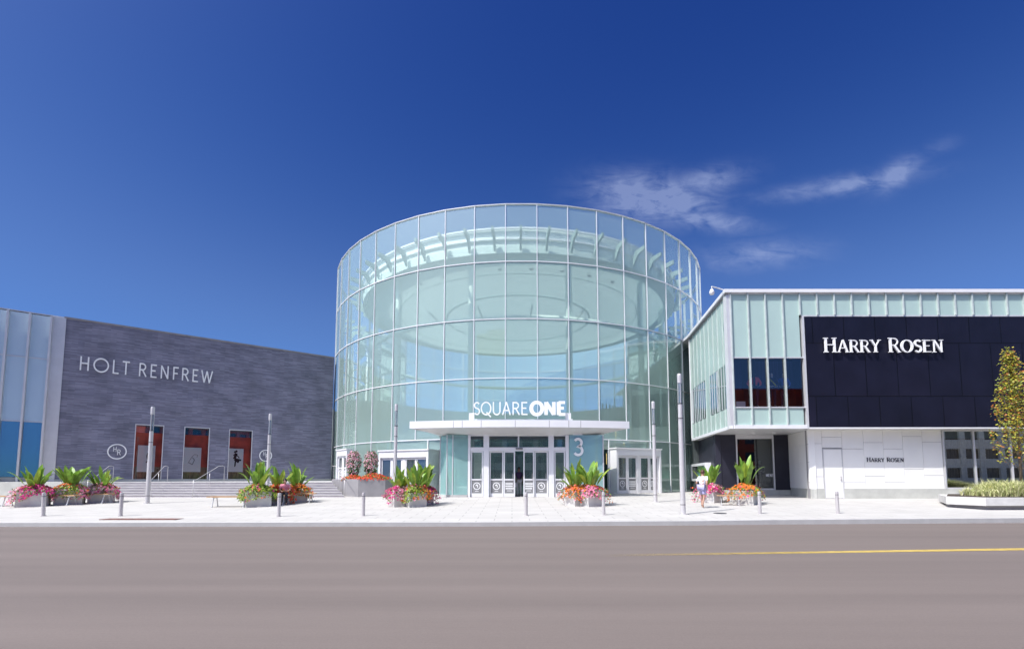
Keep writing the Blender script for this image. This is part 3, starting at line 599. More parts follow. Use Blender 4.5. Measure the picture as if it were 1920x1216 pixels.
for (d0, d1) in ((38, 46), (46, 54), (54, 62), (62, 72), (72, 84)): b.prism([tuple(dp(R(d0), 10.0)), tuple(dp(R(d1), 10.0)), tuple(dp(R(d1), 9.8)), tuple(dp(R(d0), 9.8))], gz(31) + .01, 4.5)
b.build('screen_wall', M['dgreen'], mall)
b = MB()
for i in range(15):
    p = dp(R(40 + i * 3), 10.15); b.box(p.x - .05, p.x + .05, p.y - .05, p.y + .05, 5.2, 7.6)
b.prism([tuple(dp(R(38 + i * 4), 10.2)) for i in range(12)] + [tuple(dp(R(82 - i * 4), 10.05)) for i in range(12)], 5.0, 5.2); b.build('gallery_frame', M['dwall'], mall)
# brass pendant lights in the right bay
for i, th in enumerate((34, 38, 42, 46, 50, 54, 58, 62, 36, 41, 47, 53)):
    p = dp(R(th), 13.0 if i < 8 else 11.6); z = (4.3, 3.3, 4.6, 2.9, 4.1, 3.5, 4.5, 3.1, 2.5, 3.8, 2.6, 4.2)[i]
    b = MB(); b.tube([(p.x, p.y, z), (p.x, p.y, z + .85)], .055, 6, 0); b.tube([(p.x, p.y, z + .86), (p.x, p.y, 7.5)], .006, 4, 1); tag(b.build('pendant_light', [M['brass'], M['dark']]), 'slim brass pendant light hanging inside the right side of the glass hall', 'lamp', 'brass pendant lights in the glass hall')

# ================================================================== entrance canopy and vestibule
VY = 28.2; gv = gz(28.2)
ves = empty('entrance_vestibule', (.4, VY, gv), 0, 'projecting glass entrance box with white door frames and sliding doors', 'entrance')
def VX(px): return (px - 960) / F * VY
zc = ZY(815, VY); zt1, zt2 = ZY(817.5, VY), ZY(838, VY); zd = ZY(845, VY); zm0, zm1 = ZY(900, VY), ZY(897, VY)
def vb(parent, name, x0, x1, z0, z1, y0=VY, y1=VY + .16, mat='white'):
    b = MB(); b.box(VX(x0), VX(x1), y0, y1, z0, z1); return b.build(name, M[mat], parent)
for (x0, x1) in ((877.5, 882), (906.5, 917), (1028.5, 1038.5), (1060.5, 1066.5)): vb(ves, 'post', x0, x1, gv, zc, VY - .04, VY + .2)
for (x0, x1) in ((882, 906.5), (917, 1028.5), (1038.5, 1060.5)):
    b = MB(); b.box(VX(x0) + .001, VX(x1) - .001, VY, VY + .15, zt1 + .02, zc); b.box(VX(x0) + .001, VX(x1) - .001, VY, VY + .15, zd, zt2); b.build('head_rail', M['white'], ves)
    b = MB(); b.poly([(VX(x0), VY + .07, zt2), (VX(x1), VY + .07, zt2), (VX(x1), VY + .07, zt1), (VX(x0), VY + .07, zt1)]); b.build('transom_glass', M['clear'], ves)
vb(ves, 'mullion', 971, 973.5, zt2, zt1 + .02, VY - .003, VY + .12)
def emblem(b, cx, cz, r, y, k=1):
    n = 20
    for i in range(n):
        a0, a1 = 2 * math.pi * i / n, 2 * math.pi * (i + 1) / n
        q = [(cx + k * r * math.cos(a1), cz + r * math.sin(a1)), (cx + k * r * math.cos(a0), cz + r * math.sin(a0)), (cx + k * .8 * r * math.cos(a0), cz + .8 * r * math.sin(a0)), (cx + k * .8 * r * math.cos(a1), cz + .8 * r * math.sin(a1))]
        b.poly([(u, y, v) for u, v in q][::-1], 0)
    for pts in ([(-.42, .1), (-.1, .5), (.2, .5), (.2, .3), (0, .25), (-.2, 0)], [(.0, .25), (.25, .3), (.35, -.1), (.2, -.5), (.08, -.4), (.12, -.1)]):
        b.poly([(cx + k * u * r, y - .001, cz + v * r) for u, v in pts], 0)
def writing(b, x0, x1, z0, z1, y):
    rows = 3; h = (z1 - z0) / 5
    for r_ in range(rows):
        z = z1 - h * (r_ * 1.45 + 1); x = x0 + random.uniform(0, .05) * (x1 - x0)
        while x < x1 - .03:
            w = random.uniform(.04, .06); b.poly([(x, y, z), (x + w, y, z), (x + w, y, z + h), (x, y, z + h)], 0); x += w + .014
    b.poly([(x0 + .08, y, z0), (x1 - .08, y, z0), (x1 - .08, y, z0 + h * .35), (x0 + .08, y, z0 + h * .35)], 0)
def leaf_door(parent, x0, x1, z0, z1, y, sign, rail=.07, mid=None, fl=.07, film=True):
    """one door leaf in the XZ plane at y: frame with rails, glass above, grey film with a white sign below"""
    mid = mid if mid is not None else z0 + 1.05
    b = MB()
    b.box(x0, x0 + fl, y, y + .06, z0, z1); b.box(x1 - fl, x1, y, y + .06, z0, z1)
    for (a, c) in ((z0, z0 + .2), (mid - .04, mid + .04), (z1 - rail, z1)): b.box(x0 + fl, x1 - fl, y + .002, y + .058, a, c)
    d = b.build('door', M['white'], parent, local=parent.get('loc', False))
    lc = parent.get('loc', False)
    if parent.name in MATRIX and not lc: pass
    b = MB(); b.poly([(x0 + fl, y + .03, mid), (x1 - fl, y + .03, mid), (x1 - fl, y + .03, z1 - rail), (x0 + fl, y + .03, z1 - rail)]); b.build('pane', M['clear'], d, local=lc)
    if film:
        b = MB(); b.poly([(x0 + fl, y + .025, z0 + .2), (x1 - fl, y + .025, z0 + .2), (x1 - fl, y + .025, mid - .04), (x0 + fl, y + .025, mid - .04)]); b.build('film', M['film'], d, local=lc)
        b = MB(); cx = (x0 + x1) / 2; cz = z0 + .2 + (mid - z0 - .24) * .5
        if sign == 'e': emblem(b, cx, cz + .04, min(.21, (x1 - x0) * .36), y + .018); b.poly([(cx - .1, y + .018, cz - .27), (cx + .1, y + .018, cz - .27), (cx + .1, y + .018, cz - .24), (cx - .1, y + .018, cz - .24)])
        else: writing(b, x0 + fl + .03, x1 - fl - .03, cz - .24, cz + .22, y + .018)
        b.build('decal', M['letter'], d, local=lc)
    b = MB(); b.tube([(x1 - fl - .05, y - .05, mid - .05), (x1 - fl - .05, y - .05, mid + .35)], .012, 6); b.build('handle', M['steel'], d, local=lc)
    return d
mm = ZY(898.5, VY)
for (x0, x1, s, y) in ((882.5, 906, 'e', VY + .03), (917.5, 944, 'e', VY + .1), (944, 966, 't', VY + .02), (981, 1002, 't', VY + .02), (1002, 1028, 'e', VY + .1), (1039, 1060, 'e', VY + .03)):
    leaf_door(ves, VX(x0) + .01, VX(x1) - .01, gv + .01, zd - .01, y, s, mid=mm)
b = MB(); b.box(VX(967), VX(980), VY - .08, VY - .005, zd + .1, zd + .17); b.build('door_sensor', M['iron'], ves)
def gpanel(parent, name, a, c, z0, z1, mat, n=1):
    b = MB(); b.poly([(a[0], a[1], z0), (c[0], c[1], z0), (c[0], c[1], z1), (a[0], a[1], z1)]); return b.build(name, M[mat], parent)
xl_, xr_ = VX(822), VX(1131)
for a, c in (((VX(838), VY), (VX(877), VY)), ((VX(822), VY + .75), (VX(838), VY)), ((VX(1067), VY), (xr_, VY)), ((VX(822), VY + .75), (VX(823), 31.6)), ((xr_, VY), (xr_ - .05, 31.6))):
    gpanel(ves, 'side_glass', a, c, gv + .12, zc, 'tealg')
for (x, y) in ((VX(822), VY + .75), (VX(838), VY), (VX(838) + (VX(877) - VX(838)) * .28, VY), (xr_, VY)):
    b = MB(); b.box(x - .03, x + .03, y - .03, y + .05, gv, zc); b.build('glass_post', M['alu'], ves)
b = MB(); b.prism([(VX(821), VY + .7), (VX(838), VY - .08), (VX(877), VY - .08), (VX(877), VY + .1), (VX(838), VY + .1), (VX(822), VY + .85)], gv - .1, gv + .12); b.box(VX(1067), xr_ + .05, VY - .08, VY + .1, gv - .1, gv + .12); b.build('base', M['stone'], ves)
b = MB(); b.box(xl_ + .1, xr_ - .1, VY + .75, 31.4, zc, zc + .05); b.build('inner_ceiling', M['teal'], ves)
b = MB(); b.box(VX(900), VX(1050), 30.9, 31.0, gv, zc); b.build('inner_screen', M['clear'], ves)

CY = 27.1
zf0, zf1 = ZY(800, CY), ZY(786.5, CY)
can = empty('entrance_canopy', (.45, CY, zf0), 0, 'wide flat white canopy with a shallow curved front over the central doors', 'canopy')
xa_, xb_ = P(768, 795, 27.9).x, P(1180, 797, 27.9).x; xm = (xa_ + xb_) / 2
n = 24; fr = []
for i in range(n + 1):
    u = -1 + 2 * i / n; fr.append((xm + (xb_ - xa_) / 2 * u, CY + .8 * u * u))
back = [(xb_ - .5, 28.9), (xb_ - 2.2, 31.6), (xa_ + 2.2, 31.6), (xa_ + .5, 28.9)]
b = MB(); b.prism(fr + back, zf0, zf1); b.build('fascia', M['white'], can)
b = MB(); top_ = [(p[0], p[1] + .04) for p in fr]; low = [(xm + (p[0] - xm) * .70, 28.05 + (p[1] - CY) * .6) for p in fr]
for i in range(n):
    b.poly([(top_[i + 1][0], top_[i + 1][1], zf0 - .002), (top_[i][0], top_[i][1], zf0 - .002), (low[i][0], low[i][1], zc), (low[i + 1][0], low[i + 1][1], zc)])
b.poly([(p[0], p[1], zc) for p in low] + [(low[-1][0], 31.5, zc), (low[0][0], 31.5, zc)])
for (lo, tp, sgn) in ((low[0], top_[0], -1), (low[-1], top_[-1], 1)): b.poly([(lo[0], lo[1], zc), (tp[0], tp[1], zf0 - .002), (tp[0] - sgn * .5, 28.95, zf0 - .002), (lo[0], 31.5, zc)])
b.build('soffit', M['alu'], can)
b = MB()
for px in (849, 866, 902, 966, 1030, 1067, 1090):
    x = P(px, 793, CY).x; u = (x - xm) / ((xb_ - xa_) / 2); y = CY + .8 * u * u; b.box(x - .012, x + .012, y - .004, y + .02, zf0 - .003, zf1 - .02)
b.build('joint', M['dconcrete'], can)
b = MB(); b.prism([(xm + (p[0] - xm) * .97, p[1] + .25) for p in fr] + [(xb_ - 2.5, 31.4), (xa_ + 2.5, 31.4)], zf1 + .001, zf1 + .035); b.build('roof_edge', M['tealg'], can)

sq = empty('rooftop_sign', (P(975, 780, 27.5).x, 27.5, zf1), 0, 'white capital letters standing on the canopy, the last three bold', 'sign')
sY = 27.45
zl0, zl1 = ZY(777.5, sY), ZY(753.5, sY)
text(sq, 'SQUARE', (P(888, 770, sY).x, sY, zl0), (1, 0, 0), (0, -1, 0), zl1 - zl0, P(990, 770, sY).x - P(888, 770, sY).x, .095, .095, depth=.1, gap=.02)
text(sq, 'ONE', (P(994, 770, sY).x, sY, zl0), (1, 0, 0), (0, -1, 0), zl1 - zl0, P(1061, 770, sY).x - P(994, 770, sY).x, .25, .22, depth=.1, gap=.05)
b = MB(); b.box(P(880, 780, sY).x, P(1074, 780, sY).x, sY + .12, sY + .32, zf1 + .04, zf1 + .10); b.build('sign_base', M['white'], sq)
for px in (884, 1066):
    b = MB(); b.box(P(px - 5, 780, sY).x, P(px + 5, 780, sY).x, sY + .1, sY + .34, zf1 + .037, zl0 + .13); b.build('ballast', M['white'], sq)
th_ = empty('entrance_number', (VX(1086), VY - .1, zc - 1.3), 0, 'large white number three on the teal glass beside the doors', 'sign')
text(th_, '3', (VX(1075.5), VY - .03, ZY(853, VY)), (1, 0, 0), (0, -1, 0), ZY(821.5, VY) - ZY(853, VY), VX(1094) - VX(1075.5), .15, .15, depth=.06)
b = MB(); b.box(VX(1075), VX(1092), VY - .06, VY - .01, ZY(815, VY), ZY(813.8, VY) + .02); b.build('lamp_strip', M['white'], th_)

def portal(deg, w, h, z0, nd, lab, depth=1.1, signs='etet'):
    """white framed bank of doors standing out of the glass wall; built in its own axes, x to the right, -y outwards"""
    th = R(deg); c = dp(th, DR + depth); o = empty('door_portal', (c.x, c.y, z0), th, lab, 'doorway'); o['loc'] = True
    b = MB(); b.box(-w / 2, -w / 2 + .14, 0, depth + .4, 0, h); b.box(w / 2 - .14, w / 2, 0, depth + .4, 0, h); b.box(-w / 2 + .14, w / 2 - .14, 0, depth + .4, h - .42, h); b.box(-w / 2 - .05, w / 2 + .05, -.06, depth + .3, h + .001, h + .08); b.build('frame', M['white'], o, local=True)
    lw = (w - .28 - .22) / nd; x = -w / 2 + .14
    for i in range(nd):
        if i == nd // 2:
            b = MB(); b.box(x + .001, x + .219, .1, .25, 0, h - .42); b.build('post', M['white'], o, local=True); x += .22
        leaf_door(o, x + .005, x + lw - .005, .01, h - .43, .12, signs[i], rail=.14, fl=.10, mid=.98); x += lw
    b = MB(); b.poly([(-w / 2 + .14, depth + .3, 0), (w / 2 - .14, depth + .3, 0), (w / 2 - .14, depth + .3, h - .4), (-w / 2 + .14, depth + .3, h - .4)]); b.build('inner_glass', M['clear'], o, local=True)
    return o
portal(-24.8, 3.9, 2.72, gz(31), 4, 'white framed bank of four glass doors left of the vestibule')
portal(26, 3.7, 2.85, gz(31), 4, 'white framed bank of four glass doors right of the vestibule', depth=.6)
portal(-50, 2.0, 2.3, TZ, 2, 'white framed pair of doors at the top of the stairs', depth=.4)
# glass infill of the ground row between portals and vestibule
for (d0, d1) in ((-31.1, -36), (-22.0, -11.), (18.2, 11.0), (31.5, 33.0)):
    a, c = dp(R(d0)), dp(R(d1)); 
    if a.x > c.x: a, c = c, a
    gpanel(drum, 'glass_bay', a, c, gz(31), ZR[1], 'drum')
for (d0, d1, hh) in ((-32.6, -22, 2.75), (18, 32.8, 2.83)):
    a, c = dp(R(d0)), dp(R(d1)); gpanel(drum, 'glass_bay', a, c, gz(31) + hh, ZR[1], 'drum')
for d in (-21, -14.5, 13.5, 19.5):
    p = dp(R(d)); b = MB(); b.box(p.x - .03, p.x + .03, p.y - .05, p.y + .08, gz(31), ZR[1] - .04); b.build('mullion', M['white'], drum)

# raised concrete bed with red flowers
bed = MB(); bedp = [G(671, 931).xy, G(722, 930.5).xy, Vector((-6.7, 31.2)), Vector((-9.6, 32.4)), Vector((-11.0, 31.6)), Vector((-11.0, 30.2)), G(651, 930).xy]
bed.prism([tuple(p) for p in bedp], gz(28) - .2, 1.37); tag(bed.build('raised_bed', M['dconcrete']), 'dark grey concrete flower bed wall at the right end of the stairs', 'planter')

# ================================================================== black and glass building on the right
FY = 26.2
hr = empty('black_glass_building', (18, FY, 0), 0, 'two storey building with pale glass cladding, black upper panel and white ground floor', 'building')
zsf = ZY(803, FY); ztop = ZY(549, FY); zcap = ZY(543, FY); zw1 = ZY(670, FY); zw0 = ZY(763, FY); zbt = ZY(593, FY); zsp = ZY(797, FY)
xc = (P(1355.5, 549, FY).x + P(1376, 803, FY).x) / 2
xc0 = xc + .36; pw = .941
x1st = P(1369, 560, FY).x; xb = x1st + 4 * pw + .18
C2 = Vector((P(1292, 640, 35).x, 35.0)); C1 = Vector((xc, FY))
XE = 34.0
# roof, soffit, inner blocks
b = MB(); b.prism([(C1.x - .12, FY - .12), (XE, FY - .12), (XE, 60), (C2.x - .1, 60), (C2.x - .14, C2.y + .1)], ztop, zcap); b.build('roof', M['white'], hr)
b = MB(); b.prism([(C1.x + .02, FY + .02), (XE, FY + .02), (XE, 31), (C2.x + .02, 35), ], zsf + .002, zsf + .15); b.build('soffit', M['alu'], hr)
b = MB(); b.box(13.6, XE, FY + 2.3, 60, zsf + .16, ztop - .01); b.build('upper_block', M['dark'], hr)
b = MB(); b.box(xc0 + .1, XE, FY + .4, FY + 2.29, zsf + .16, zw0 - .1); b.build('window_floor', M['brown'], hr)
b = MB(); b.box(18.2, XE, 31.6, 59.9, .2, zsf + .15); b.build('lower_block', M['dark'], hr)
b = MB(); b.box(14.2, 18.19, 32.0, 59.9, .2, zsf + .15); b.build('lower_block', M['dark'], hr)
# corner pier
b = MB(); b.box(xc, x1st - .03, FY, FY + .4, zsf, ztop - .002); b.build('corner_pier', M['alu'], hr)
def pnl(name, x0, x1, z0, z1, y0, y1, mat, par=hr, mat2=None):
    b = MB(); b.box(x0, x1, y0, y1, z0, z1); return b.build(name, M[mat], par)
k = 0; x = x1st
while x < XE - 1:
    xa2, xb2 = x + .03, x + pw - .03
    if k < 4:
        pnl('cladding_panel', xa2, xb2, zw1 + .04, ztop - .06, FY + .05, FY + .1, 'spandrel'); pnl('cladding_panel', xa2, xb2, zsp + .03, zw0 - .03, FY + .05, FY + .1, 'spandrel')
        w = MB(); w.poly([(xa2, FY + .07, zw0 + .03), (xb2, FY + .07, zw0 + .03), (xb2, FY + .07, zw1 - .03), (xa2, FY + .07, zw1 - .03)]); w.build('window', M['wind'], hr)
        pnl('fin', x - .03, x + .03, zsp + .03, ztop - .003, FY - .06, FY + .12, 'finm')
    else:
        pnl('cladding_panel', xa2, xb2, zbt + .09, ztop - .06, FY + .05, FY + .1, 'spandrel'); pnl('fin', x - .03, x + .03, zbt + .08, ztop - .003, FY - .06, FY + .12, 'finm')
    x += pw; k += 1
for (x0, x1, z0, z1) in ((x1st - .03, xb - .1, zw1 - .03, zw1 + .035), (x1st - .03, xb - .1, zw0 - .035, zw0 + .03), (x1st - .03, XE, ztop - .07, ztop - .004), (xb - .1, XE, zbt, zbt + .075)):
    pnl('rail', x0, x1, z0, z1, FY + .0, FY + .13, 'alu')
pnl('sill_band', x1st - .03, xb - .1, zsf + .001, zsp + .028, FY - .05, FY + .13, 'white')
pnl('jamb', xb - .1, xb, zsf + .002, zbt - .001, FY - .05, FY + .3, 'alu')
pnl('black_panel', xb + .001, XE, zsf + .07, zbt - .001, FY + .0, FY + .3, 'black')
pnl('drip_edge', xb + .001, XE, zsf, zsf + .069, FY - .04, FY + .32, 'white')
pnl('mirrored_sky', xc0, xb + .5, zw0 - .1, zw1 + .3, FY + 2.1, FY + 2.15, 'mirrored_sky')  # sheet behind the upper panes, coloured as their sky reflection
pnl('window_backwall', xc0, xb + .5, zw0 - .1, zw0 + (zw1 - zw0) * .47, FY + 1.9, FY + 1.95, 'brown')  # brown lower half imitates the block opposite mirrored in the panes
pnl('price_card', P(1384, 755, FY).x, P(1401, 755, FY).x, ZY(762, FY) + .03, ZY(751, FY), FY + .2, FY + .22, 'paper')
# side face
SU = (C2 - C1).normalized(); SLn = (C2 - C1).length; SN = Vector((-SU.y, SU.x))      # outward = left
def S3(s, z, off=0): p = C1 + SU * s + SN * off; return Vector((p.x, p.y, z))
def sbox(name, s0, s1, z0, z1, o0, o1, mat, par=hr):
    b = MB(); b.hexa([S3(s0, z0, o0), S3(s1, z0, o0), S3(s1, z0, o1), S3(s0, z0, o1)], [S3(s0, z1, o0), S3(s1, z1, o0), S3(s1, z1, o1), S3(s0, z1, o1)]); return b.build(name, M[mat], par)
npn = 9; sw = (SLn - .12) / npn
zsw1, zsw0 = zw1 - .25, zw0 + .05
for i in range(npn):
    s0, s1 = .02 + i * sw + .02, .02 + (i + 1) * sw - .02
    if i == 0: s0 = .06
    glz = i not in (4,)
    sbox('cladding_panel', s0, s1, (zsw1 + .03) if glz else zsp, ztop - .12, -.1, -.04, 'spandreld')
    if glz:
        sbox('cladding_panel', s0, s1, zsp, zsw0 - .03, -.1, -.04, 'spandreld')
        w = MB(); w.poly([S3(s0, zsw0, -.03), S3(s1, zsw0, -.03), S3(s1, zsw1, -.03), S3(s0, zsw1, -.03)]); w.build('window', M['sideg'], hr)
    sbox('fin', s1 + .0, s1 + .04, zsp, ztop - .1, -.12, -.005, 'finm')
    if glz and i > 0: sbox('fin', (s0 + s1) / 2 - .02, (s0 + s1) / 2 + .02, zsw0, zsw1, -.12, -.01, 'alu')
    elif i > 0: pass
sbox('sill_band', .0, SLn, zsf + .001, zsp - .001, -.12, .03, 'white'); sbox('gutter', .0, SLn, ztop - .115, ztop - .003, -.12, .03, 'dconcrete'); sbox('corner_fin', SLn - .09, SLn, zsp, ztop - .12, -.15, .04, 'white')
sbox('inner_screen', .3, SLn - .2, zsf + .2, ztop - .1, -1.45, -1.4, 'dark')
# ground floor
RY = 30.0; gw = gz(RY); g27 = gz(27)
xq = P(1482, 900, RY).x; xlw = P(1343, 880, RY).x; xw0, xw1 = P(1381, 880, RY).x, P(1452, 880, RY).x
zsc = zsf + .001; zwb = ZY(916, RY)
xwh = P(1517, 880, 27).x
for x_, y_ in ((xlw, xw0), (xw1, xq)):
    b = MB(); b.box(x_, y_, RY, RY + .3, gw + .3, zsc); b.build('recess_wall', M['blackw'], hr)
b = MB(); b.slab((xlw, RY), (P(1297, 880, 38).x, 38), -.3, gw + .3, zsc); b.build('side_wall', M['blackw'], hr)
b = MB(); b.slab((xlw - .02, RY - .02), (P(1297, 880, 38).x - .02, 38), -.33, .1, gw + .299); b.box(xlw, xq, RY - .03, RY + .3, .1, gw + .299); b.build('plinth', M['plinth'], hr)
b = MB(); b.slab((C2.x + .15, 35.2), (P(1286, 800, 42).x, 42), -.5, gz(31), 8.6); b.build('rear_wall', M['dwall'], hr)
sw_ = MB(); 
for (x0, x1, z0, z1) in ((xw0, xw0 + .08, gw + .3, zsc), (xw1 - .08, xw1, gw + .3, zsc), (xw0 + .08, xw1 - .08, zsc - .25, zsc), (xw0 + .08, xw1 - .08, gw + .3, gw + .4)): sw_.box(x0, x1, RY - .05, RY + .1, z0, z1)
swo = sw_.build('shop_window', M['alu'], hr)
b = MB(); b.poly([(xw0, RY + .02, gw + .4), (xw1, RY + .02, gw + .4), (xw1, RY + .02, zsc - .2), (xw0, RY + .02, zsc - .2)]); b.build('pane', M['shopd'], swo)
b = MB(); b.box(xw0, xw1, RY + .3, RY + 1.9, gw + .15, gw + .38); b.build('display_floor', M['dark'], swo)
# white panelled wall, with joints
xs_ = [P(q, 870, 27).x for q in (1518, 1543, 1580.5, 1621, 1658, 1695, 1732, 1768.5)]
zp = lambda y: ZY(y, 27)
seams = [[831, 893], [819, 839], [841, 904], [829, 892], [841, 903], [817.5, 879], [828, 890.6]]
zb0 = zp(916)
for i, (x0, x1) in enumerate(zip(xs_, xs_[1:])):
    zz = [zb0] + [zp(s) for s in sorted(seams[i], reverse=True)] + [zsc]
    for j, (a, c) in enumerate(zip(zz, zz[1:])):
        if i == 1 and j == 0: continue
        pnl('wall_panel', x0 + .008, x1 - .008, a + .008, c - (.008 if j < len(zz) - 2 else 0), 27.0, 27.04, 'whitew')
b = MB(); b.box(xs_[0], xs_[-1], 27.045, 27.3, g27, zsc); b.build('panel_backing', M['dconcrete'], hr)
pnl('plinth', xs_[0], xs_[1] + .02, g27 - .2, zb0, 26.97, 27.04, 'plinth'); pnl('plinth', xs_[2] - .02, XE, g27 - .2, zb0, 26.97, 27.04, 'plinth')
# angled white return
b = MB()
p0, p1 = Vector((xs_[0], 27.0)), Vector((xq, RY)); dd = (p1 - p0).normalized(); Lr = (p1 - p0).length; nl = Vector((-dd.y, dd.x))
zz = [zb0, zp(904), zp(866), zp(832), zsc]
b.slab(p0 + nl * .0, p1 + nl * .0, -.3, g27 - .2, zb0, 1); b.slab(p0 + nl * .0, p1 + nl * .0, -.3, zb0 + .001, zsc, 0)
for (a, c) in zip(zz, zz[1:]):
    for (u, v) in ((.01, Lr * .5), (Lr * .5 + .012, Lr - .01)):
        q0 = p0 + dd * u; q1 = p0 + dd * v; b.slab(q0, q1, .03, a + .008, c - .008, 0)
b.build('return_wall', [M['whitew'], M['plinth']], hr)
dr = pnl('door', xs_[1] + .06, xs_[2] - .06, g27 + .02, zp(842), 26.99, 27.035, 'whitew')
b = MB(); b.box(xs_[1] + .01, xs_[1] + .055, 26.975, 27.04, g27, zp(840)); b.box(xs_[2] - .055, xs_[2] - .01, 26.975, 27.04, g27, zp(840)); b.box(xs_[1] + .055, xs_[2] - .055, 26.975, 27.04, zp(842) + .01, zp(840)); b.build('frame', M['alu'], dr)
b = MB(); b.box(xs_[2] - .2, xs_[2] - .16, 26.93, 26.975, g27 + 1.0, g27 + 1.2); b.build('handle', M['steel'], dr)
# right shop windows
wx = [xs_[-1] + .02, P(1826, 860, 27).x, P(1895, 860, 27).x, P(1965, 860, 27).x, P(2040, 860, 27).x, 33.9]
ztr = zp(821)
for x0, x1 in zip(wx, wx[1:]):
    f = MB(); f.box(x0, x0 + .09, 26.96, 27.1, zb0, zsc); f.box(x0 + .09, x1, 26.97, 27.1, zb0, zb0 + .08); f.box(x0 + .09, x1, 26.97, 27.1, zsc - .06, zsc); fo = f.build('shop_window', M['alu'], hr)
    w = MB(); w.poly([(x0 + .09, 27.02, zb0), (x1, 27.02, zb0), (x1, 27.02, zsc), (x0 + .09, 27.02, zsc)]); w.build('pane', M['shopr'], fo)
    w = MB(); w.box(x0 + .095, x1 - .005, 27.06, 27.08, ztr, zsc - .06); w.build('transom_panel', M['spandrel'], fo)
pnl('window_backwall', 23.9, 25.5, g27 + .3, zsc, 29.2, 29.3, 'brown'); pnl('window_backwall', 25.5, XE, g27, zsc, 30.2, 30.3, 'tan')

s2 = empty('wall_sign', (20, FY, 8), 0, 'large white serif lettering on the black upper cladding', 'sign')
sy = FY - .09
text(s2, 'HARRY ROSEN', (P(1544, 655, sy).x, sy, ZY(660.5, sy)), (1, 0, 0), (0, -1, 0), ZY(633.5, sy) - ZY(660.5, sy), P(1768, 650, sy).x - P(1544, 650, sy).x, .125, .055, serif=True, small=.86, depth=.07, gap=.06)
s3 = empty('wall_sign', (20, 27, 2.2), 0, 'small black serif lettering on the white panelled ground floor wall', 'sign')
text(s3, 'HARRY ROSEN', (P(1625, 865, 27).x, 26.999, zp(865.3)), (1, 0, 0), (0, -1, 0), zp(857) - zp(865.3), P(1694.5, 860, 27).x - P(1625, 860, 27).x, .15, .08, serif=True, small=.86, depth=.02, mat=M['letterb'], gap=.06)
# small sign and white framed display case on the black side wall
E1, E2 = Vector((xlw, RY)), Vector((P(1297, 880, 38).x, 38)); EU = (E2 - E1).normalized(); EN = Vector((-EU.y, EU.x))
def E3(s, z, off=0): p = E1 + EU * s + EN * off; return Vector((p.x, p.y, z))
def one(px, py):
    d = ray(px, py); det = d.x * (-EU.y) + EU.x * d.y; t = (E1.x * (-EU.y) + EU.x * E1.y) / det
    return (d.x * t - E1.x) * EU.x + (d.y * t - E1.y) * EU.y, CH + d.z * t
sA, zA = one(1310, 845); sB, zB = one(1299, 847); 
s4 = empty('wall_sign', E3(sB, 2.5, .02), 0, 'small white lettering above the white framed case on the black side wall', 'sign')
text(s4, 'HARRY ROSEN', E3(sB + .4, 2.68, .0), Vector((-EU.x, -EU.y, 0)), Vector((EN.x, EN.y, 0)), .28, sB + .4 - sA, .15, .09, serif=True, small=.86, depth=.03, gap=.06)
sC, _ = one(1333, 870); 
cs = empty('display_case', E3(sC, 1.2, .02), 0, 'white framed glass display case on the black side wall', 'display case')
s_a, s_b = sC, 6.6
zq0, zq1 = 1.22, 2.42
for (a, c, d, e) in ((s_a, s_a + .3, zq0, zq1), (s_b - .3, s_b, zq0, zq1), (s_a + .3, s_b - .3, zq1 - .16, zq1), (s_a + .3, s_b - .3, zq0, zq0 + .16)):
    b = MB(); b.hexa([E3(a, d, .35), E3(c, d, .35), E3(c, d, .0), E3(a, d, .0)], [E3(a, e, .35), E3(c, e, .35), E3(c, e, .0), E3(a, e, .0)]); b.build('frame', M['white'], cs)
b = MB(); b.poly([E3(s_a + .3, zq0 + .16, .15), E3(s_b - .3, zq0 + .16, .15), E3(s_b - .3, zq1 - .16, .15), E3(s_a + .3, zq1 - .16, .15)]); b.build('pane', M['casep'], cs)
# lettering low on the recessed window
s5 = empty('window_lettering', (xw1 - .6, RY - .01, 1.5), 0, 'short white lettering low on the recessed shop window', 'sign')
text(s5, 'MENT', (P(1436, 890, RY).x, RY + .005, ZY(893, RY)), (1, 0, 0), (0, -1, 0), .17, .45, .16, .12, depth=.01, gap=.1)
# roof camera
rc = empty('security_camera', (xc + .2, FY + .3, zcap), 0, 'white dome security camera on a bent arm at the roof corner', 'camera')
q0 = P(1353, 545, FY + .2); q1 = P(1336, 543, FY - .1)
b = MB(); b.tube([(xc + .1, FY + .3, zcap - .02), (xc + .05, FY + .3, zcap + .1), (q1.x + .2, FY + .1, zcap + .18), (q1.x, FY, zcap + .17), (q1.x, FY, zcap + .05)], .035, 8); b.build('arm', M['white'], rc, smooth=True)
b = MB(); b.lathe((q1.x, FY, zcap - .3), [(.02, 0), (.1, .03), (.13, .1), (.14, .17), (.1, .27), (.04, .36)], 14); b.build('dome', M['white'], rc, smooth=True)
b = MB()
for px in (1412, 1451): p = P(px, 811, 28.6); b.lathe((p.x, 28.6, zsf - .03), [(.1, 0), (.12, .03)], 12)
b.build('soffit_light', M['white'], hr)

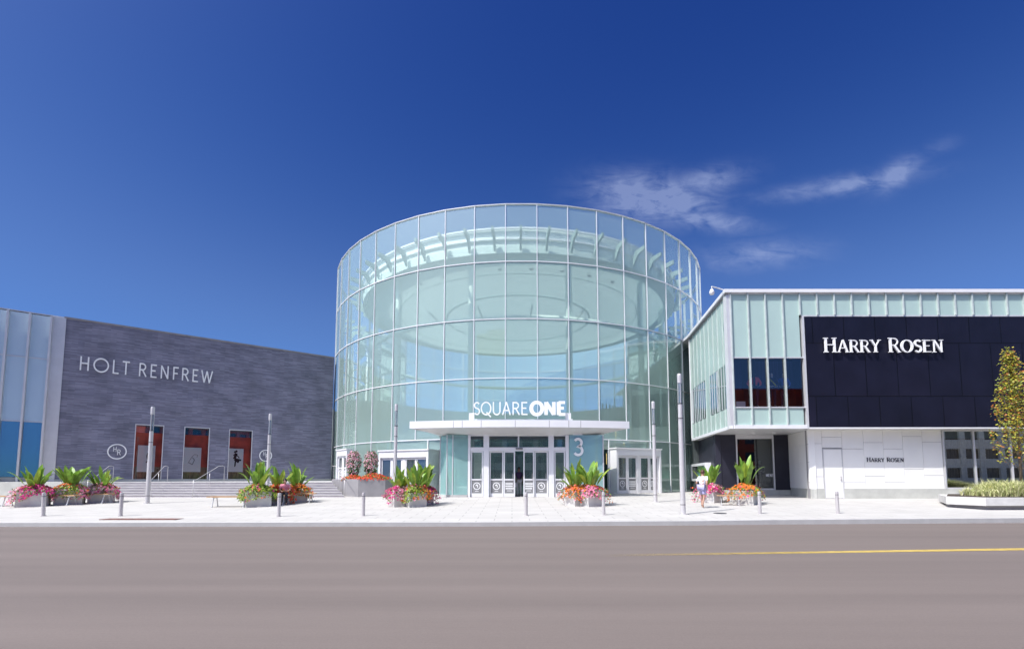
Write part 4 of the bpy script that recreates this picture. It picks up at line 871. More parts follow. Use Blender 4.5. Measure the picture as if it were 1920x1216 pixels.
#PART2
# ================================================================== city across the road (seen in the glass)
def tower(name, x0, x1, y0, y1, h, fl, mat, mg, lab, cat='building'):
    o = empty(name, ((x0 + x1) / 2, (y0 + y1) / 2, -.2), 0, lab, cat)
    b = MB(); b.box(x0 + .3, x1 - .3, y0 + .3, y1 - .3, -.2, h - .3); b.build('glazing', M[mg], o)
    b = MB(); n = int(h / fl)
    for i in range(n + 1):
        z = i * fl; b.box(x0 + .02 * (i % 2), x1 - .02 * (i % 2), y0, y1, z - .2, z + fl * .42)
    k = max(2, int((x1 - x0) / 3.4)); w = (x1 - x0) / k
    for i in range(k + 1): b.box(x0 + i * w - .5, x0 + i * w + .5, y0 - .08, y1 + .08, -.19, h + .1)
    b.build('wall', mat, o)
    b = MB(); b.box(x0 - .3, x1 + .3, y0 - .3, y1 + .3, h + .11, h + 1); b.box(x0 + 3, x1 - 3, y0 + 2, y1 - 2, h + 1.01, h + 3.4); b.build('roof', mat, o)
M['creamg'] = pm('brown_glass', (.16, .12, .08), .15, var=.3); M['redbrick'] = pm('red_brick', (.42, .075, .045), .85, var=.2, scale=1); M['cream'] = pm('cream_wall', (.80, .76, .66), .8, var=.1); M['greyt'] = pm('grey_tower_wall', (.11, .11, .10), .8, var=.1)
tower('brick_block', 34, 74, -58, -36, 14.5, 3.3, M['redbrick'], 'farg', 'red brick block across the road, mirrored in the poster windows')
tower('cream_block', 77, 140, -56, -34, 16, 3.4, M['cream'], 'creamg', 'cream office block across the road, mirrored in the ground floor shop windows')
tower('stone_block', -70, 12, -74, -50, 13, 3.3, M['farw2'], 'farg', 'long pale apartment block across the road from the glass hall')
tower('tall_tower', -60, -38, -168, -150, 66, 3.2, M['greyt'], 'farg', 'tall grey tower beyond the pale apartment block')
tower('stepped_tower', -102, -66, -160, -140, 48, 3.2, M['greyt'], 'farg', 'broad grey tower left of the tall one beyond the apartment block')
tower('slim_tower', -20, -11, -170, -158, 60, 3.2, M['farw'], 'farg', 'slim brown tower right of the tall grey one')

# ================================================================== street furniture
def bollard0():
    o = empty('bollard', (0, 0, 0)); b = MB(); b.lathe((0, 0, -.05), [(.062, 0), (.062, .86), (.055, .885), (.02, .895)], 16); b.build('post', M['steel'], o, local=True, smooth=False)
    b = MB(); b.lathe((0, 0, .70), [(.0635, 0), (.0635, .02)], 16); b.build('groove', M['iron'], o, local=True)
    b = MB(); b.lathe((0, 0, -.01), [(.09, 0), (.09, .022)], 16); b.build('base_plate', M['steel'], o, local=True)
    return o
bl = [((81, 966.5), 'steel bollard in front of the leftmost cluster of flower planters'), ((226, 966.5), 'steel bollard by the rusty plate, in front of the left end of the stairs'), ((522.5, 967.5), 'steel bollard in front of the bench where a person sits'),
      ((681, 966), 'steel bollard in front of the dark flower bed wall'), ((986.5, 965), 'steel bollard in front of the sliding doors'), ((1132, 964.5), 'steel bollard in front of the flower planter below the number'),
      ((1425, 962), 'steel bollard in front of the planter at the recessed shop window'), ((1571, 961.5), 'steel bollard in front of the white door')]
b0 = bollard0()
for i, ((px, py), lab) in enumerate(bl):
    o = b0 if i == 0 else copy_tree(b0); p = G(px, py); o.location = p; o.rotation_euler = (0, 0, i * .7)
    if i in (0, 7): o.rotation_euler = (R(1.2), R(-1.2), 0)
    tag(o, lab, 'bollard', 'steel bollards along the kerb')

def lamp(px, pyb, pyt, lab, Y=None):
    p = G(px, pyb) if Y is None else Vector((P(px, 925, Y).x, Y, TZ if Y > 29.5 else gz(Y)))
    pt = P(px, pyt, p.y); h = pt.z - p.z; r = .085
    o = empty('lamp_post', p, 0, lab, 'lamp post', 'steel light columns on the plaza')
    b = MB(); b.lathe((p.x, p.y, p.z - .05), [(r * 1.12, 0), (r * 1.1, h * .4), (r, h * .55), (r, h - 1.15)], 20); b.build('pole', M['post'], o, smooth=False)
    b = MB()
    for z in (.35, h - 1.75, h - 1.18): b.lathe((p.x, p.y, p.z + z), [(r * 1.13, 0), (r * 1.16, .005), (r * 1.16, .02), (r * 1.13, .025)], 20)
    b.build('band', M['iron'], o)
    b = MB(); b.lathe((p.x, p.y, p.z + h - 1.19), [(r * .78, 0), (r * .78, .82)], 20); g = b.build('glass_tube', M['lampglass'], o, smooth=False)
    b = MB()
    for a in (.5, 2.6, 4.7): b.tube([(p.x + r * .84 * math.cos(a), p.y + r * .84 * math.sin(a), p.z + h - 1.2), (p.x + r * .84 * math.cos(a), p.y + r * .84 * math.sin(a), p.z + h - .3)], .012, 6)
    b.build('rod', M['post'], o)
    b = MB(); b.lathe((p.x, p.y, p.z + h - .37), [(r * 1.0, 0), (r * 1.0, .3), (r * .85, .36), (r * .2, .37)], 20); b.build('cap', M['post'], o, smooth=False)
    b = MB(); b.lathe((p.x, p.y, p.z - .01), [(r * 2, 0), (r * 2, .03), (r * 1.3, .035)], 20); b.build('base_plate', M['post'], o)
lamp(276, 943, 762, 'steel light column standing before the leftmost poster window')
lamp(501, 0, 775, 'steel light column rising behind the middle cluster of flower planters', Y=27.6)
lamp(740, 0, 757, 'steel light column rising behind the large planters left of the vestibule', Y=26.2)
lamp(1229, 940.5, 752, 'steel light column standing before the right bank of doors')
lamp(1281, 963.5, 700, 'tallest steel light column, nearest the road, between glass hall and black wall')

def bench0():
    o = empty('bench', (0, 0, 0)); L_ = 1.9
    for j in range(4):
        b = MB(); y = -.2 + j * .105; b.box(-L_ / 2, L_ / 2, y, y + .095, .42, .46); b.build('seat_slat', M['wood'], o, local=True)
    for x in (-L_ / 2 + .28, L_ / 2 - .28):
        b = MB(); b.tube([(x, -.24, 0), (x, -.12, .4), (x, .12, .4), (x, .24, 0)], .025, 8); b.box(x - .03, x + .03, -.2, .2, .395, .418); b.build('leg_frame', M['alu'], o, local=True)
        b = MB(); b.box(x - .04, x + .04, -.28, -.2, -.01, .012); b.build('foot', M['alu'], o, local=True)
    return o
bn = [((108, 946), -3, 'wooden bench between the first and second planters from the left edge'), ((178, 942.5), -2, 'wooden bench behind the bollards, right of the second planter from the left edge'), ((-14, 948), 0, 'wooden bench cut off by the left picture edge beside a planter'),
      ((432, 949.5), 2, 'wooden bench left of the middle cluster of flower planters'), ((511, 945.5), 4, 'wooden bench with a person sitting on it'), ((561, 941.5), 4, 'wooden bench right of the seated person, in front of the stairs'),
      ((1368, 946.5), 165, 'wooden bench between the two planters before the black wall'), ((1388, 941), -5, 'shorter looking wooden bench behind the one between the two right planters')]
be0 = bench0()
for i, ((px, py), a, lab) in enumerate(bn):
    o = be0 if i == 0 else copy_tree(be0); o.location = G(px, py); o.rotation_euler = (0, 0, R(a)); tag(o, lab, 'bench', 'wooden benches on the plaza')
    if i in (1, 4, 5): o.scale = (.82, 1, 1)
    if i == 6: o.scale = (.55, 1, 1)
    if i in (7,): o.scale = (.5, 1, 1)

# ------------------------------------------------------------------ planters, leafy plants, flowers
def planter(px, py, s, h, rot, lab, loc=None):
    """rot: direction of the box seen from its nearest corner"""
    c = loc if loc is not None else G(px, py); a = R(rot)
    d1 = Vector((math.cos(a), math.sin(a), 0)); d2 = Vector((-math.sin(a), math.cos(a), 0)); ctr = c + d1 * s / 2 + d2 * s / 2
    o = empty('planter', ctr, a, lab, 'planter', 'square concrete planters on the plaza'); t = .07; q = s / 2
    b = MB(); 
    for (k, z0, z1) in ((1.0, .05, h), ):
        b.box(-q, q, -q, -q + t, z0 - .09, z1); b.box(-q, q, q - t, q, z0 - .09, z1); b.box(-q, -q + t, -q + t, q - t, z0 - .09, z1); b.box(q - t, q, -q + t, q - t, z0 - .09, z1)
    b.build('box', M['concrete'], o, local=True)
    b = MB(); b.box(-q + t + .002, q - t - .002, -q + t + .002, q - t - .002, .1, h - .06); b.build('soil', M['soil'], o, local=True)
    return ctr, s, h, a
def leafmesh(b, base, d, L_, W, droop, m, rnd, fold=.35):
    """one long blade-shaped leaf with a folded midrib"""
    n = 6; up = Vector((0, 0, 1)); p = Vector(base); dirv = Vector(d).normalized(); pts = []
    for i in range(n + 1):
        pts.append((p.copy(), dirv.copy())); p = p + dirv * (L_ / n); dirv = (dirv - up * droop * (i + 1) / n).normalized()
    prev = None
    for i, (q, dv) in enumerate(pts):
        t = i / n; w = W * (math.sin(math.pi * min(1, t * .93 + .07)) ** .7) * (1 - .25 * t); 
        side = dv.cross(up); side = side.normalized() if side.length > .05 else Vector((1, 0, 0)); nrm = side.cross(dv).normalized()
        a = q - side * w + nrm * w * fold; c = q + side * w + nrm * w * fold
        if i in (0, n): a = q - side * .008; c = q + side * .008
        if prev: b.poly([prev[0], q * 1, a], m) if False else None
        if prev:
            b.poly([prev[1], q, a, prev[0]], m); b.poly([q, prev[1], prev[2], c], m)
        prev = (a, q, c)
def tallplant(ctr, z, lab, n=13, hgt=1.0, spread=1.0, seed=0, yel=.25):
    rnd = random.Random(seed); o = empty('leafy_plant', (ctr[0], ctr[1], z), 0, lab, 'plant', 'broad leaved plants in the planters'); b = MB(); sb = MB()
    for i in range(n):
        a = rnd.uniform(0, 6.283); tilt = rnd.uniform(.12, .85) * spread; L_ = rnd.uniform(.42, .66) * hgt; st = rnd.uniform(.12, .5) * hgt * (1.15 - tilt * .6)
        d = Vector((math.cos(a) * tilt, math.sin(a) * tilt, 1)).normalized(); r0 = rnd.uniform(0, .14); p0 = Vector((ctr[0] + math.cos(a) * r0, ctr[1] + math.sin(a) * r0, z)); p1 = p0 + d * st
        sb.tube([p0, p1], .014, 5, r1=.009); leafmesh(b, p1, d, L_, rnd.uniform(.075, .12) * hgt, rnd.uniform(.05, .5), 1 if rnd.random() < yel else 0, rnd)
    b.build('leaves', [M['leaf'], M['leafy']], o); sb.build('stems', M['stem'], o)
def flowers(ctr, s, h, a, lab, cols, seed=0, n=430, spill=.36, name='flower_bush', rx=None, top=.36, r=(.032, .052)):
    """a mound of small five-petalled blossoms and leaves spilling over the planter rim"""
    rnd = random.Random(seed); z = ctr.z + h; o = empty(name, (ctr.x, ctr.y, z), 0, lab, 'flowers', 'flowers spilling from the planters'); fb = MB(); lb = MB(); q = s / 2 + .15
    lobes = [(rnd.uniform(0, 6.28), rnd.uniform(.3, 1)) for _ in range(5)]
    def pt():
        u, v = rnd.uniform(-1, 1), rnd.uniform(-1, 1)
        m_ = max(abs(u), abs(v)); ang = math.atan2(v, u); lob = sum(k * math.cos(2 * ang + p) for p, k in lobes) * .12
        x, y = u * (q + .02), v * (q + .02)
        if m_ < .78: zz = top * (1 - m_ ** 2) * rnd.uniform(.5, 1.05)
        else: zz = rnd.uniform(-spill * max(.15, 1 + lob * 3.2), .12); k = 1 + .16 * rnd.random() + .10 * (zz < -.1); x *= k * .98; y *= k * .98
        ca, sa = math.cos(a), math.sin(a); return Vector((ctr.x + x * ca - y * sa, ctr.y + x * sa + y * ca, z + zz)), Vector((u, v, .7 if m_ < .8 else .15))
    patches = [(Vector((rnd.uniform(-1, 1) * q, rnd.uniform(-1, 1) * q, 0)), rnd.choice(range(len(cols)))) for _ in range(7)]
    for i in range(n):
        p, nv = pt(); nv = Vector((nv.x * math.cos(a) - nv.y * math.sin(a), nv.x * math.sin(a) + nv.y * math.cos(a), nv.z)); nv = (nv.normalized() + Vector((rnd.uniform(-.6, .6), rnd.uniform(-.6, .6), rnd.uniform(-.3, .6)))).normalized()
        rel = p - ctr; m = min(patches, key=lambda t: (t[0] - Vector((rel.x, rel.y, 0))).length)[1] if rnd.random() < .72 else rnd.randrange(len(cols))
        t1 = nv.orthogonal().normalized(); t2 = nv.cross(t1); rr = rnd.uniform(*r); ph = rnd.uniform(0, 6.28)
        for k in range(5):
            a0 = ph + k * 1.2566; e = t1 * math.cos(a0) + t2 * math.sin(a0); e1 = t1 * math.cos(a0 + .5) + t2 * math.sin(a0 + .5); e2 = t1 * math.cos(a0 - .5) + t2 * math.sin(a0 - .5)
            fb.poly([p, p + e2 * rr * .8 + nv * rr * .25, p + e * rr * 1.1 + nv * rr * .3, p + e1 * rr * .8 + nv * rr * .25], m)
    for i in range(int(n * 1.5)):
        p, nv = pt(); p = p + (ctr + Vector((0, 0, h)) - p) * rnd.uniform(.02, .14); d = Vector((rnd.uniform(-1, 1), rnd.uniform(-1, 1), rnd.uniform(-.5, 1))).normalized(); s1 = d.orthogonal().normalized() * .022; L_ = rnd.uniform(.05, .1)
        lb.poly([p, p + d * L_ * .5 + s1, p + d * L_, p + d * L_ * .5 - s1], 1 if rnd.random() < .35 else 0)
    fb.build('blossoms', [M[c] for c in cols], o); lb.build('leaves', [M['leafd'], M['leafy']], o)
pk = ('pink', 'lpink', 'mag', 'orange')
PL = [  # px, py nearest corner, side, height, rotation, where, colours, plants
    (27, 950.5, 1.0, .66, 33, 'leftmost flower planter', ('pink', 'lpink', 'mag', 'orange', 'pink'), 1.15, 1.1),
    (99, 946.5, 1.0, .66, 33, 'second flower planter from the left edge', ('lpink', 'orange', 'leafy', 'pink', 'orange'), 1.25, .8),
    (163, 943, .95, .62, 33, 'third flower planter from the left edge', ('lpink', 'pink', 'orange', 'mag'), 1.0, 1.0),
    (461, 950.5, 1.0, .66, 33, 'front left planter of the middle cluster', ('leafy', 'pink', 'mag', 'orange', 'leafy'), 1.2, .75),
    (503, 946, .9, .60, 33, 'centre planter of the middle cluster', ('orange', 'leafy', 'redp', 'orange'), 1.1, .9),
    (541, 942, .85, .58, 33, 'planter behind the seated person', ('orange', 'pink', 'orange'), 1.2, 1.0),
    (739, 950, .72, .62, 33, 'left planter of the trio left of the vestibule', ('pink', 'mag', 'lpink'), 1.0, 1.0),
    (768, 950.5, .80, .62, 33, 'middle planter of the trio left of the vestibule', ('orange', 'leafy', 'orange', 'pink'), 1.1, .9),
    (786, 946.5, .72, .60, 33, 'right planter of the trio left of the vestibule', ('mag', 'redp', 'pink'), 1.25, .8),
    (1078, 948.5, .75, .62, 33, 'left planter of the pair below the number', ('lpink', 'redp', 'pink', 'orange'), 1.2, 1.0),
    (1104, 949.5, .95, .64, 33, 'right planter of the pair below the number', ('pink', 'lpink', 'orange', 'mag', 'pink'), 1.45, .9),
    (1339, 942.5, .85, .62, 40, 'planter beside the walking person', ('lpink', 'pink', 'orange', 'mag'), 1.25, .8),
    (1413, 946.5, .90, .66, 50, 'planter before the recessed shop window', ('orange', 'leafy', 'mag', 'redp'), 1.35, .6)]
for i, (px, py, s, h, rot, where, cols, hg, spr) in enumerate(PL):
    art = '' if where.startswith('one') else ''
    ctr, s, h, a = planter(px, py, s, h, rot, 'pale concrete box, ' + where)
    flowers(ctr, s, h, a, 'mixed small blossoms in the ' + where, cols, seed=20 + i, n=int(900 * s + 100))
    tallplant((ctr.x, ctr.y), ctr.z + h - .06, 'tall green paddle leaves in the ' + where, n=21, hgt=hg * 1.2, spread=spr, seed=50 + i, yel=.2 if i % 2 else .45)
# red flowers of the raised bed and two flower columns
cb = Vector((P(690, 900, 29.2).x, 29.3, .37)); flowers(Vector((-8.15, 29.2, .37)), 1.35, 1.0, R(8), 'scarlet flowers massed along the dark concrete bed', ('redp', 'redp', 'redp'), seed=90, n=700, spill=.05, top=.34, name='red_flower_bed', r=(.035, .05))
flowers(Vector((-9.45, 29.6, .37)), .9, 1.0, R(8), 'scarlet flowers at the stair end of the dark concrete bed', ('redp', 'redp'), seed=91, n=260, spill=.05, top=.25, name='red_flower_bed', r=(.035, .05))
for k, (px, Y, lab) in enumerate(((663, 30.0, 'upright column of pale pink flowers nearer the stairs'), (696, 30.2, 'upright column of pale pink flowers nearer the canopy'))):
    x = P(px, 870, Y).x; rnd = random.Random(k); zb, zt = ZY(893, Y), ZY(846, Y); o = empty('flower_column', (x, Y, 1.35), 0, lab, 'flowers', 'pink flower columns'); fb = MB(); lb = MB()
    for i in range(560):
        t = rnd.random(); z = zb + (zt - zb) * t; rad = (.24 + .22 * math.sin(min(1, t * 1.15) * 2.6)) * rnd.uniform(.75, 1.08) * (1 if t < .9 else .75); a = rnd.uniform(0, 6.283)
        p = Vector((x + rad * math.cos(a), Y + rad * math.sin(a), z)); nv = Vector((math.cos(a), math.sin(a), rnd.uniform(-.2, .8))).normalized(); t1 = nv.orthogonal().normalized(); t2 = nv.cross(t1); rr = rnd.uniform(.03, .05)
        if t > .35 or rnd.random() < .45:
            for q in range(5):
                a0 = q * 1.2566 + i; e = t1 * math.cos(a0) + t2 * math.sin(a0); e1 = t1 * math.cos(a0 + .5) + t2 * math.sin(a0 + .5); e2 = t1 * math.cos(a0 - .5) + t2 * math.sin(a0 - .5)
                fb.poly([p, p + e2 * rr * .8, p + e * rr * 1.1 + nv * rr * .2, p + e1 * rr * .8], rnd.choice((0, 0, 1)))
        for q in range(2):
            d = Vector((rnd.uniform(-1, 1), rnd.uniform(-1, 1), rnd.uniform(-1, 1))).normalized(); s1 = d.orthogonal().normalized() * .028; p2 = p - nv * rnd.uniform(.02, .12); lb.poly([p2, p2 + d * .05 + s1, p2 + d * .1, p2 + d * .05 - s1], 0)
    fb.build('blossoms', [M['lpink'], M['pink']], o); lb.build('leaves', M['leafd'], o)
    b = MB(); b.tube([(x, Y, 1.0), (x, Y, zt - .2)], .05, 8); b.build('pole', M['bark'], o)

# low planter with ornamental grass, and the tree
K0, K1 = G(1776, 949.5), G(1850, 955); K2 = K1 + Vector((10, .35, 0)); K3 = K2 + Vector((0, 3.2, 0)); K4 = K0 + Vector((2.0, 2.4, 0)); g0 = K1.z
bedc = empty('grass_planter', (K1.x + 2, K1.y + 1.4, g0), 0, 'long low angular concrete planter with ornamental grasses', 'planter')
def off(pts, d):
    c = sum((Vector(p[:2]) for p in pts), Vector((0, 0))) / len(pts); return [(p[0] + (d if p[0] > c.x else -d), p[1] + (d if p[1] > c.y else -d)) for p in pts]
base_ = [K0, K1, K2, K3, K4]
b = MB(); b.prism([tuple(p[:2]) for p in base_], g0 - .1, g0 + .17); b.build('base', M['dconcrete'], bedc)
b = MB(); b.prism(off(base_, .16), g0 + .171, g0 + .50); b.build('rim', M['concrete'], bedc)
b = MB(); b.prism(off(base_, -.1), g0 + .48, g0 + .53); b.build('soil', M['soil'], bedc)
b = MB(); rnd = random.Random(5)
for i in range(800):
    cx = rnd.uniform(K0.x + 1.15, K2.x - .3); cy_ = rnd.uniform(K1.y + .35, K1.y + 2.2); edge_ = min(1, .45 + .55 * (cx - K0.x - 1.1) / 1.4) * (.85 + .15 * math.sin(cx * 2.1))
    if cx < K1.x + .4: cy_ = rnd.uniform(K0.y + .55, K0.y + 1.9)
    for j in range(16):
        a = rnd.uniform(0, 6.283); L_ = rnd.uniform(.62, .98) * edge_; lean = rnd.uniform(.05, .65); p = Vector((cx + rnd.uniform(-.05, .05), cy_ + rnd.uniform(-.05, .05), g0 + .52)); d = Vector((math.cos(a) * lean, math.sin(a) * lean, 1)).normalized(); sd = d.cross(Vector((0, 0, 1))).normalized() * .011
        q = p + d * L_ * .6; e = q + (d + Vector((math.cos(a) * .5, math.sin(a) * .5, -.35))).normalized() * L_ * .4
        m = 0 if rnd.random() < .62 else 1; b.poly([p - sd, p + sd, q + sd, q - sd], m); b.poly([q - sd, q + sd, e], m)
tag(b.build('ornamental_grass', [M['gr1'], M['gr2']]), 'straw coloured tufted grass filling the long low planter', 'grass', kind='stuff')

TY = K1.y + 1.7; tb = Vector((P(1915, 900, TY).x, TY, g0 + .5)); ht = P(1905, 650, TY).z - tb.z
tree = empty('young_tree', tb, 0, 'young upright tree with yellow green and orange leaves at the right edge', 'tree'); rnd = random.Random(11)
b = MB(); b.tube([tb, tb + Vector((.02, 0, ht * .35)), tb + Vector((-.05, .03, ht * .7)), tb + Vector((-.12, 0, ht * .97))], .06, 8, r1=.008); tr_ = b.build('trunk', M['bark'], tree, smooth=True)
b = MB(); lf = MB()
def leaf(p, sc=1):
    m = rnd.choices((0, 1, 2), (.34, .48, .18))[0]; d = Vector((rnd.uniform(-1, 1), rnd.uniform(-1, 1), rnd.uniform(-1, .6))).normalized(); s1 = d.orthogonal().normalized(); k = rnd.uniform(.045, .08) * sc
    lf.poly([p, p + d * k * .6 + s1 * k * .55, p + d * k * 1.4, p + d * k * .6 - s1 * k * .55], m)
for i in range(46):
    t = .16 + .8 * (i / 46) ** .9; a = i * 2.4 + rnd.uniform(-.3, .3); p0 = tb + Vector((-.05 * t, 0, ht * t * .95)); reach = (1.0 - t) * 1.25 + .04; L_ = reach * 1.5 + .5
    tip = p0 + Vector((math.cos(a) * reach * .8, math.sin(a) * reach * .8, L_ * rnd.uniform(.8, 1.25)));
    if tip.z > tb.z + ht * .97: tip.z = tb.z + ht * .97 - rnd.uniform(0, .3)
    mid = p0 + (tip - p0) * .5 + Vector((math.cos(a), math.sin(a), -.6)) * .16 * reach
    b.tube([p0, mid, tip], .016, 5, r1=.004)
    for j in range(int(45 + 85 * reach)):
        u = rnd.uniform(.18, 1.03); q = p0 + (mid - p0) * (u * 2) if u < .5 else mid + (tip - mid) * (u * 2 - 1); sp_r = .16 * (1.15 - u * .8) + .03
        leaf(q + Vector((rnd.gauss(0, sp_r * .75), rnd.gauss(0, sp_r * .75), rnd.gauss(0, sp_r))), 1.1)
for j in range(260):
    t = rnd.uniform(.6, 1.0); leaf(tb + Vector((-.12 * t + rnd.gauss(0, .05), rnd.gauss(0, .05), ht * t)))
b.build('branches', M['bark'], tr_); lf.build('crown', [M['tl1'], M['tl2'], M['tl3']], tree)

# plates in the paving
p = G(266, 972.5); b = MB(); b.box(p.x - 1.3, p.x + 1.3, p.y - .22, p.y + .22, p.z - .02, p.z + .012); tag(b.build('rusty_plate', M['rust']), 'flat rusty red plate let into the paving near the kerb', 'plate')
p = G(1350, 961.5); b = MB(); b.lathe((p.x, p.y, p.z - .02), [(.24, 0), (.24, .033)], 24); tag(b.build('manhole_cover', M['iron']), 'small round dark manhole cover in the pale paving', 'manhole cover')

# ================================================================== people and mannequins
def skinned(name, verts, edges, rad, mat, parent, root=0, sub=2, label=None):
    me = bpy.data.meshes.new('tmp'); me.from_pydata([tuple(v) for v in verts], edges, []); ob = bpy.data.objects.new('tmp', me); C.objects.link(ob)
    sm = ob.modifiers.new('s', 'SKIN'); sm.use_smooth_shade = True
    for i, sv in enumerate(me.skin_vertices[0].data):
        r_ = rad[i]; sv.radius = (r_, r_) if isinstance(r_, (int, float)) else r_; sv.use_root = (i == root)
    ss = ob.modifiers.new('u', 'SUBSURF'); ss.levels = sub; ss.render_levels = sub
    dg = bpy.context.evaluated_depsgraph_get(); me2 = bpy.data.meshes.new_from_object(ob.evaluated_get(dg)); bpy.data.objects.remove(ob)
    me2.materials.clear(); me2.materials.append(mat); me2.polygons.foreach_set('use_smooth', [True] * len(me2.polygons)); me2.name = name
    o = bpy.data.objects.new(name, me2); C.objects.link(o); o.parent = parent
    if label: o['label'] = label
    return o
BASE = dict(pelvis=(0, 0, .95), waist=(0, 0, 1.08), chest=(0, .0, 1.28), neckb=(0, .01, 1.42), neck=(0, .0, 1.49), head=(0, -.015, 1.58), crown=(0, 0, 1.68),
            shL=(.17, .01, 1.38), elL=(.24, .03, 1.10), wrL=(.25, -.06, .87), haL=(.25, -.09, .80), shR=(-.17, .01, 1.38), elR=(-.24, .03, 1.10), wrR=(-.25, -.06, .87), haR=(-.25, -.09, .80),
            hiL=(.09, 0, .92), knL=(.10, -.02, .50), anL=(.10, .02, .08), toL=(.11, -.14, .03), hiR=(-.09, 0, .92), knR=(-.10, -.02, .50), anR=(-.10, .02, .08), toR=(-.11, -.14, .03))
RAD = dict(pelvis=(.15, .11), waist=(.125, .095), chest=(.155, .105), neckb=.07, neck=.052, head=(.072, .09), crown=(.055, .065), shL=.06, elL=.042, wrL=.028, haL=(.035, .018), shR=.06, elR=.042, wrR=.028, haR=(.035, .018),
           hiL=.085, knL=.058, anL=.038, toL=.03, hiR=.085, knR=.058, anR=.038, toR=.03)
BONES = [('pelvis', 'waist'), ('waist', 'chest'), ('chest', 'neckb'), ('neckb', 'neck'), ('neck', 'head'), ('head', 'crown'), ('chest', 'shL'), ('shL', 'elL'), ('elL', 'wrL'), ('wrL', 'haL'), ('chest', 'shR'), ('shR', 'elR'), ('elR', 'wrR'), ('wrR', 'haR'),
         ('pelvis', 'hiL'), ('hiL', 'knL'), ('knL', 'anL'), ('anL', 'toL'), ('pelvis', 'hiR'), ('hiR', 'knR'), ('knR', 'anR'), ('anR', 'toR')]
def figure(name, loc, rz, scale, pose, skin, lab, cat, top, bottom, hair=None, group=None, shorts=False, sleeve=1, shoe='blackc', face=True):
    o = empty(name, loc, rz, lab, cat, group); o.scale = (scale,) * 3; J = {k: Vector(v) for k, v in {**BASE, **pose}.items()}
    keys = list(J); idx = {k: i for i, k in enumerate(keys)}; V = [J[k] for k in keys]; Ra = [RAD[k] for k in keys]; E_ = [(idx[a], idx[c]) for a, c in BONES]
    for sd in 'LR':                                   # four fingers and a thumb, curled a little
        w, hnd = J['wr' + sd], J['ha' + sd]; d = (hnd - w).normalized(); acr = d.cross(Vector((0, 0, 1)) if abs(d.z) < .8 else Vector((1, 0, 0))).normalized(); curl = acr.cross(d).normalized()
        if sd == 'L': pass
        for f in range(4):
            r0 = hnd + d * .02 + acr * (.027 - f * .018); k = (.075, .085, .08, .062)[f]
            i0 = len(V); V += [r0, r0 + d * k * .5, r0 + d * k * .85 + curl * k * .35]; Ra += [.010, .0085, .007]; E_ += [(idx['ha' + sd], i0), (i0, i0 + 1), (i0 + 1, i0 + 2)]
        i0 = len(V); r0 = w + d * .03 + acr * .035; V += [r0, r0 + d * .035 + acr * .02, r0 + d * .065 + acr * .02 + curl * .012]; Ra += [.011, .010, .008]; E_ += [(idx['wr' + sd], i0), (i0, i0 + 1), (i0 + 1, i0 + 2)]
    body = skinned('body', V, E_, Ra, skin, o, root=idx['pelvis'], sub=1)
    def sub(nm, chain, grow, mat, ends={}):
        ks = []
        for a, c in chain:
            for q in (a, c):
                if q not in ks: ks.append(q)
        vs = [ends.get(k, J[k]) for k in ks]; rr = []
        for k in ks:
            r_ = RAD[k]; rr.append((r_[0] + grow, r_[1] + grow) if isinstance(r_, tuple) else r_ + grow)
        return skinned(nm, vs, [(ks.index(a), ks.index(c)) for a, c in chain], rr, mat, o, root=0, sub=1)
    ch = [('waist', 'chest'), ('chest', 'neckb')] + [(a + s_, c + s_) if a != 'chest' else ('chest', c + s_) for s_ in 'LR' for a, c in ([('chest', 'sh'), ('sh', 'el')] + ([('el', 'wr')] if sleeve == 2 else []))]
    en = {'waist': J['waist'] + (J['pelvis'] - J['waist']) * .7}
    if sleeve == 1:
        for s_ in 'LR': en['el' + s_] = J['sh' + s_] + (J['el' + s_] - J['sh' + s_]) * .75
    if sleeve == 2:
        for s_ in 'LR': en['wr' + s_] = J['el' + s_] + (J['wr' + s_] - J['el' + s_]) * .9
    sub('shirt', ch, .018, top, en)
    ch = [('pelvis', 'hiL'), ('hiL', 'knL'), ('pelvis', 'hiR'), ('hiR', 'knR')] + ([] if shorts else [('knL', 'anL'), ('knR', 'anR')])
    en = {}
    if shorts:
        for s_ in 'LR': en['kn' + s_] = J['hi' + s_] + (J['kn' + s_] - J['hi' + s_]) * .85
    sub('shorts' if shorts else 'trousers', ch, .017 if not shorts else .035, bottom, en)
    for s_ in 'LR':
        sub('shoe', [('an' + s_, 'to' + s_)], .012, M[shoe], {'an' + s_: J['an' + s_] - Vector((0, 0, .03))})
    hc = (J['head'] + J['crown']) / 2
    f = (J['head'] - J['neck']); fw = Vector((0, -1, 0))
    if hair:
        b = MB(); n, m_ = 10, 12
        for i in range(n):
            for j in range(m_):
                q = []
                for (ii, jj) in ((i, j), (i + 1, j), (i + 1, j + 1), (i, j + 1)):
                    th = ii / n * 2.0; ph = jj / m_ * 2 * math.pi; x = math.sin(th) * math.cos(ph); y = math.sin(th) * math.sin(ph); z = math.cos(th)
                    if y < -.35: y = -.35 - (abs(y) - .35) * (.9 if z > .45 else .1)
                    q.append(hc + Vector((x * .088, y * .108 + .012, z * .115 + .012)))
                b.poly(q)
        b.build('hair', hair, o, local=True, smooth=True)
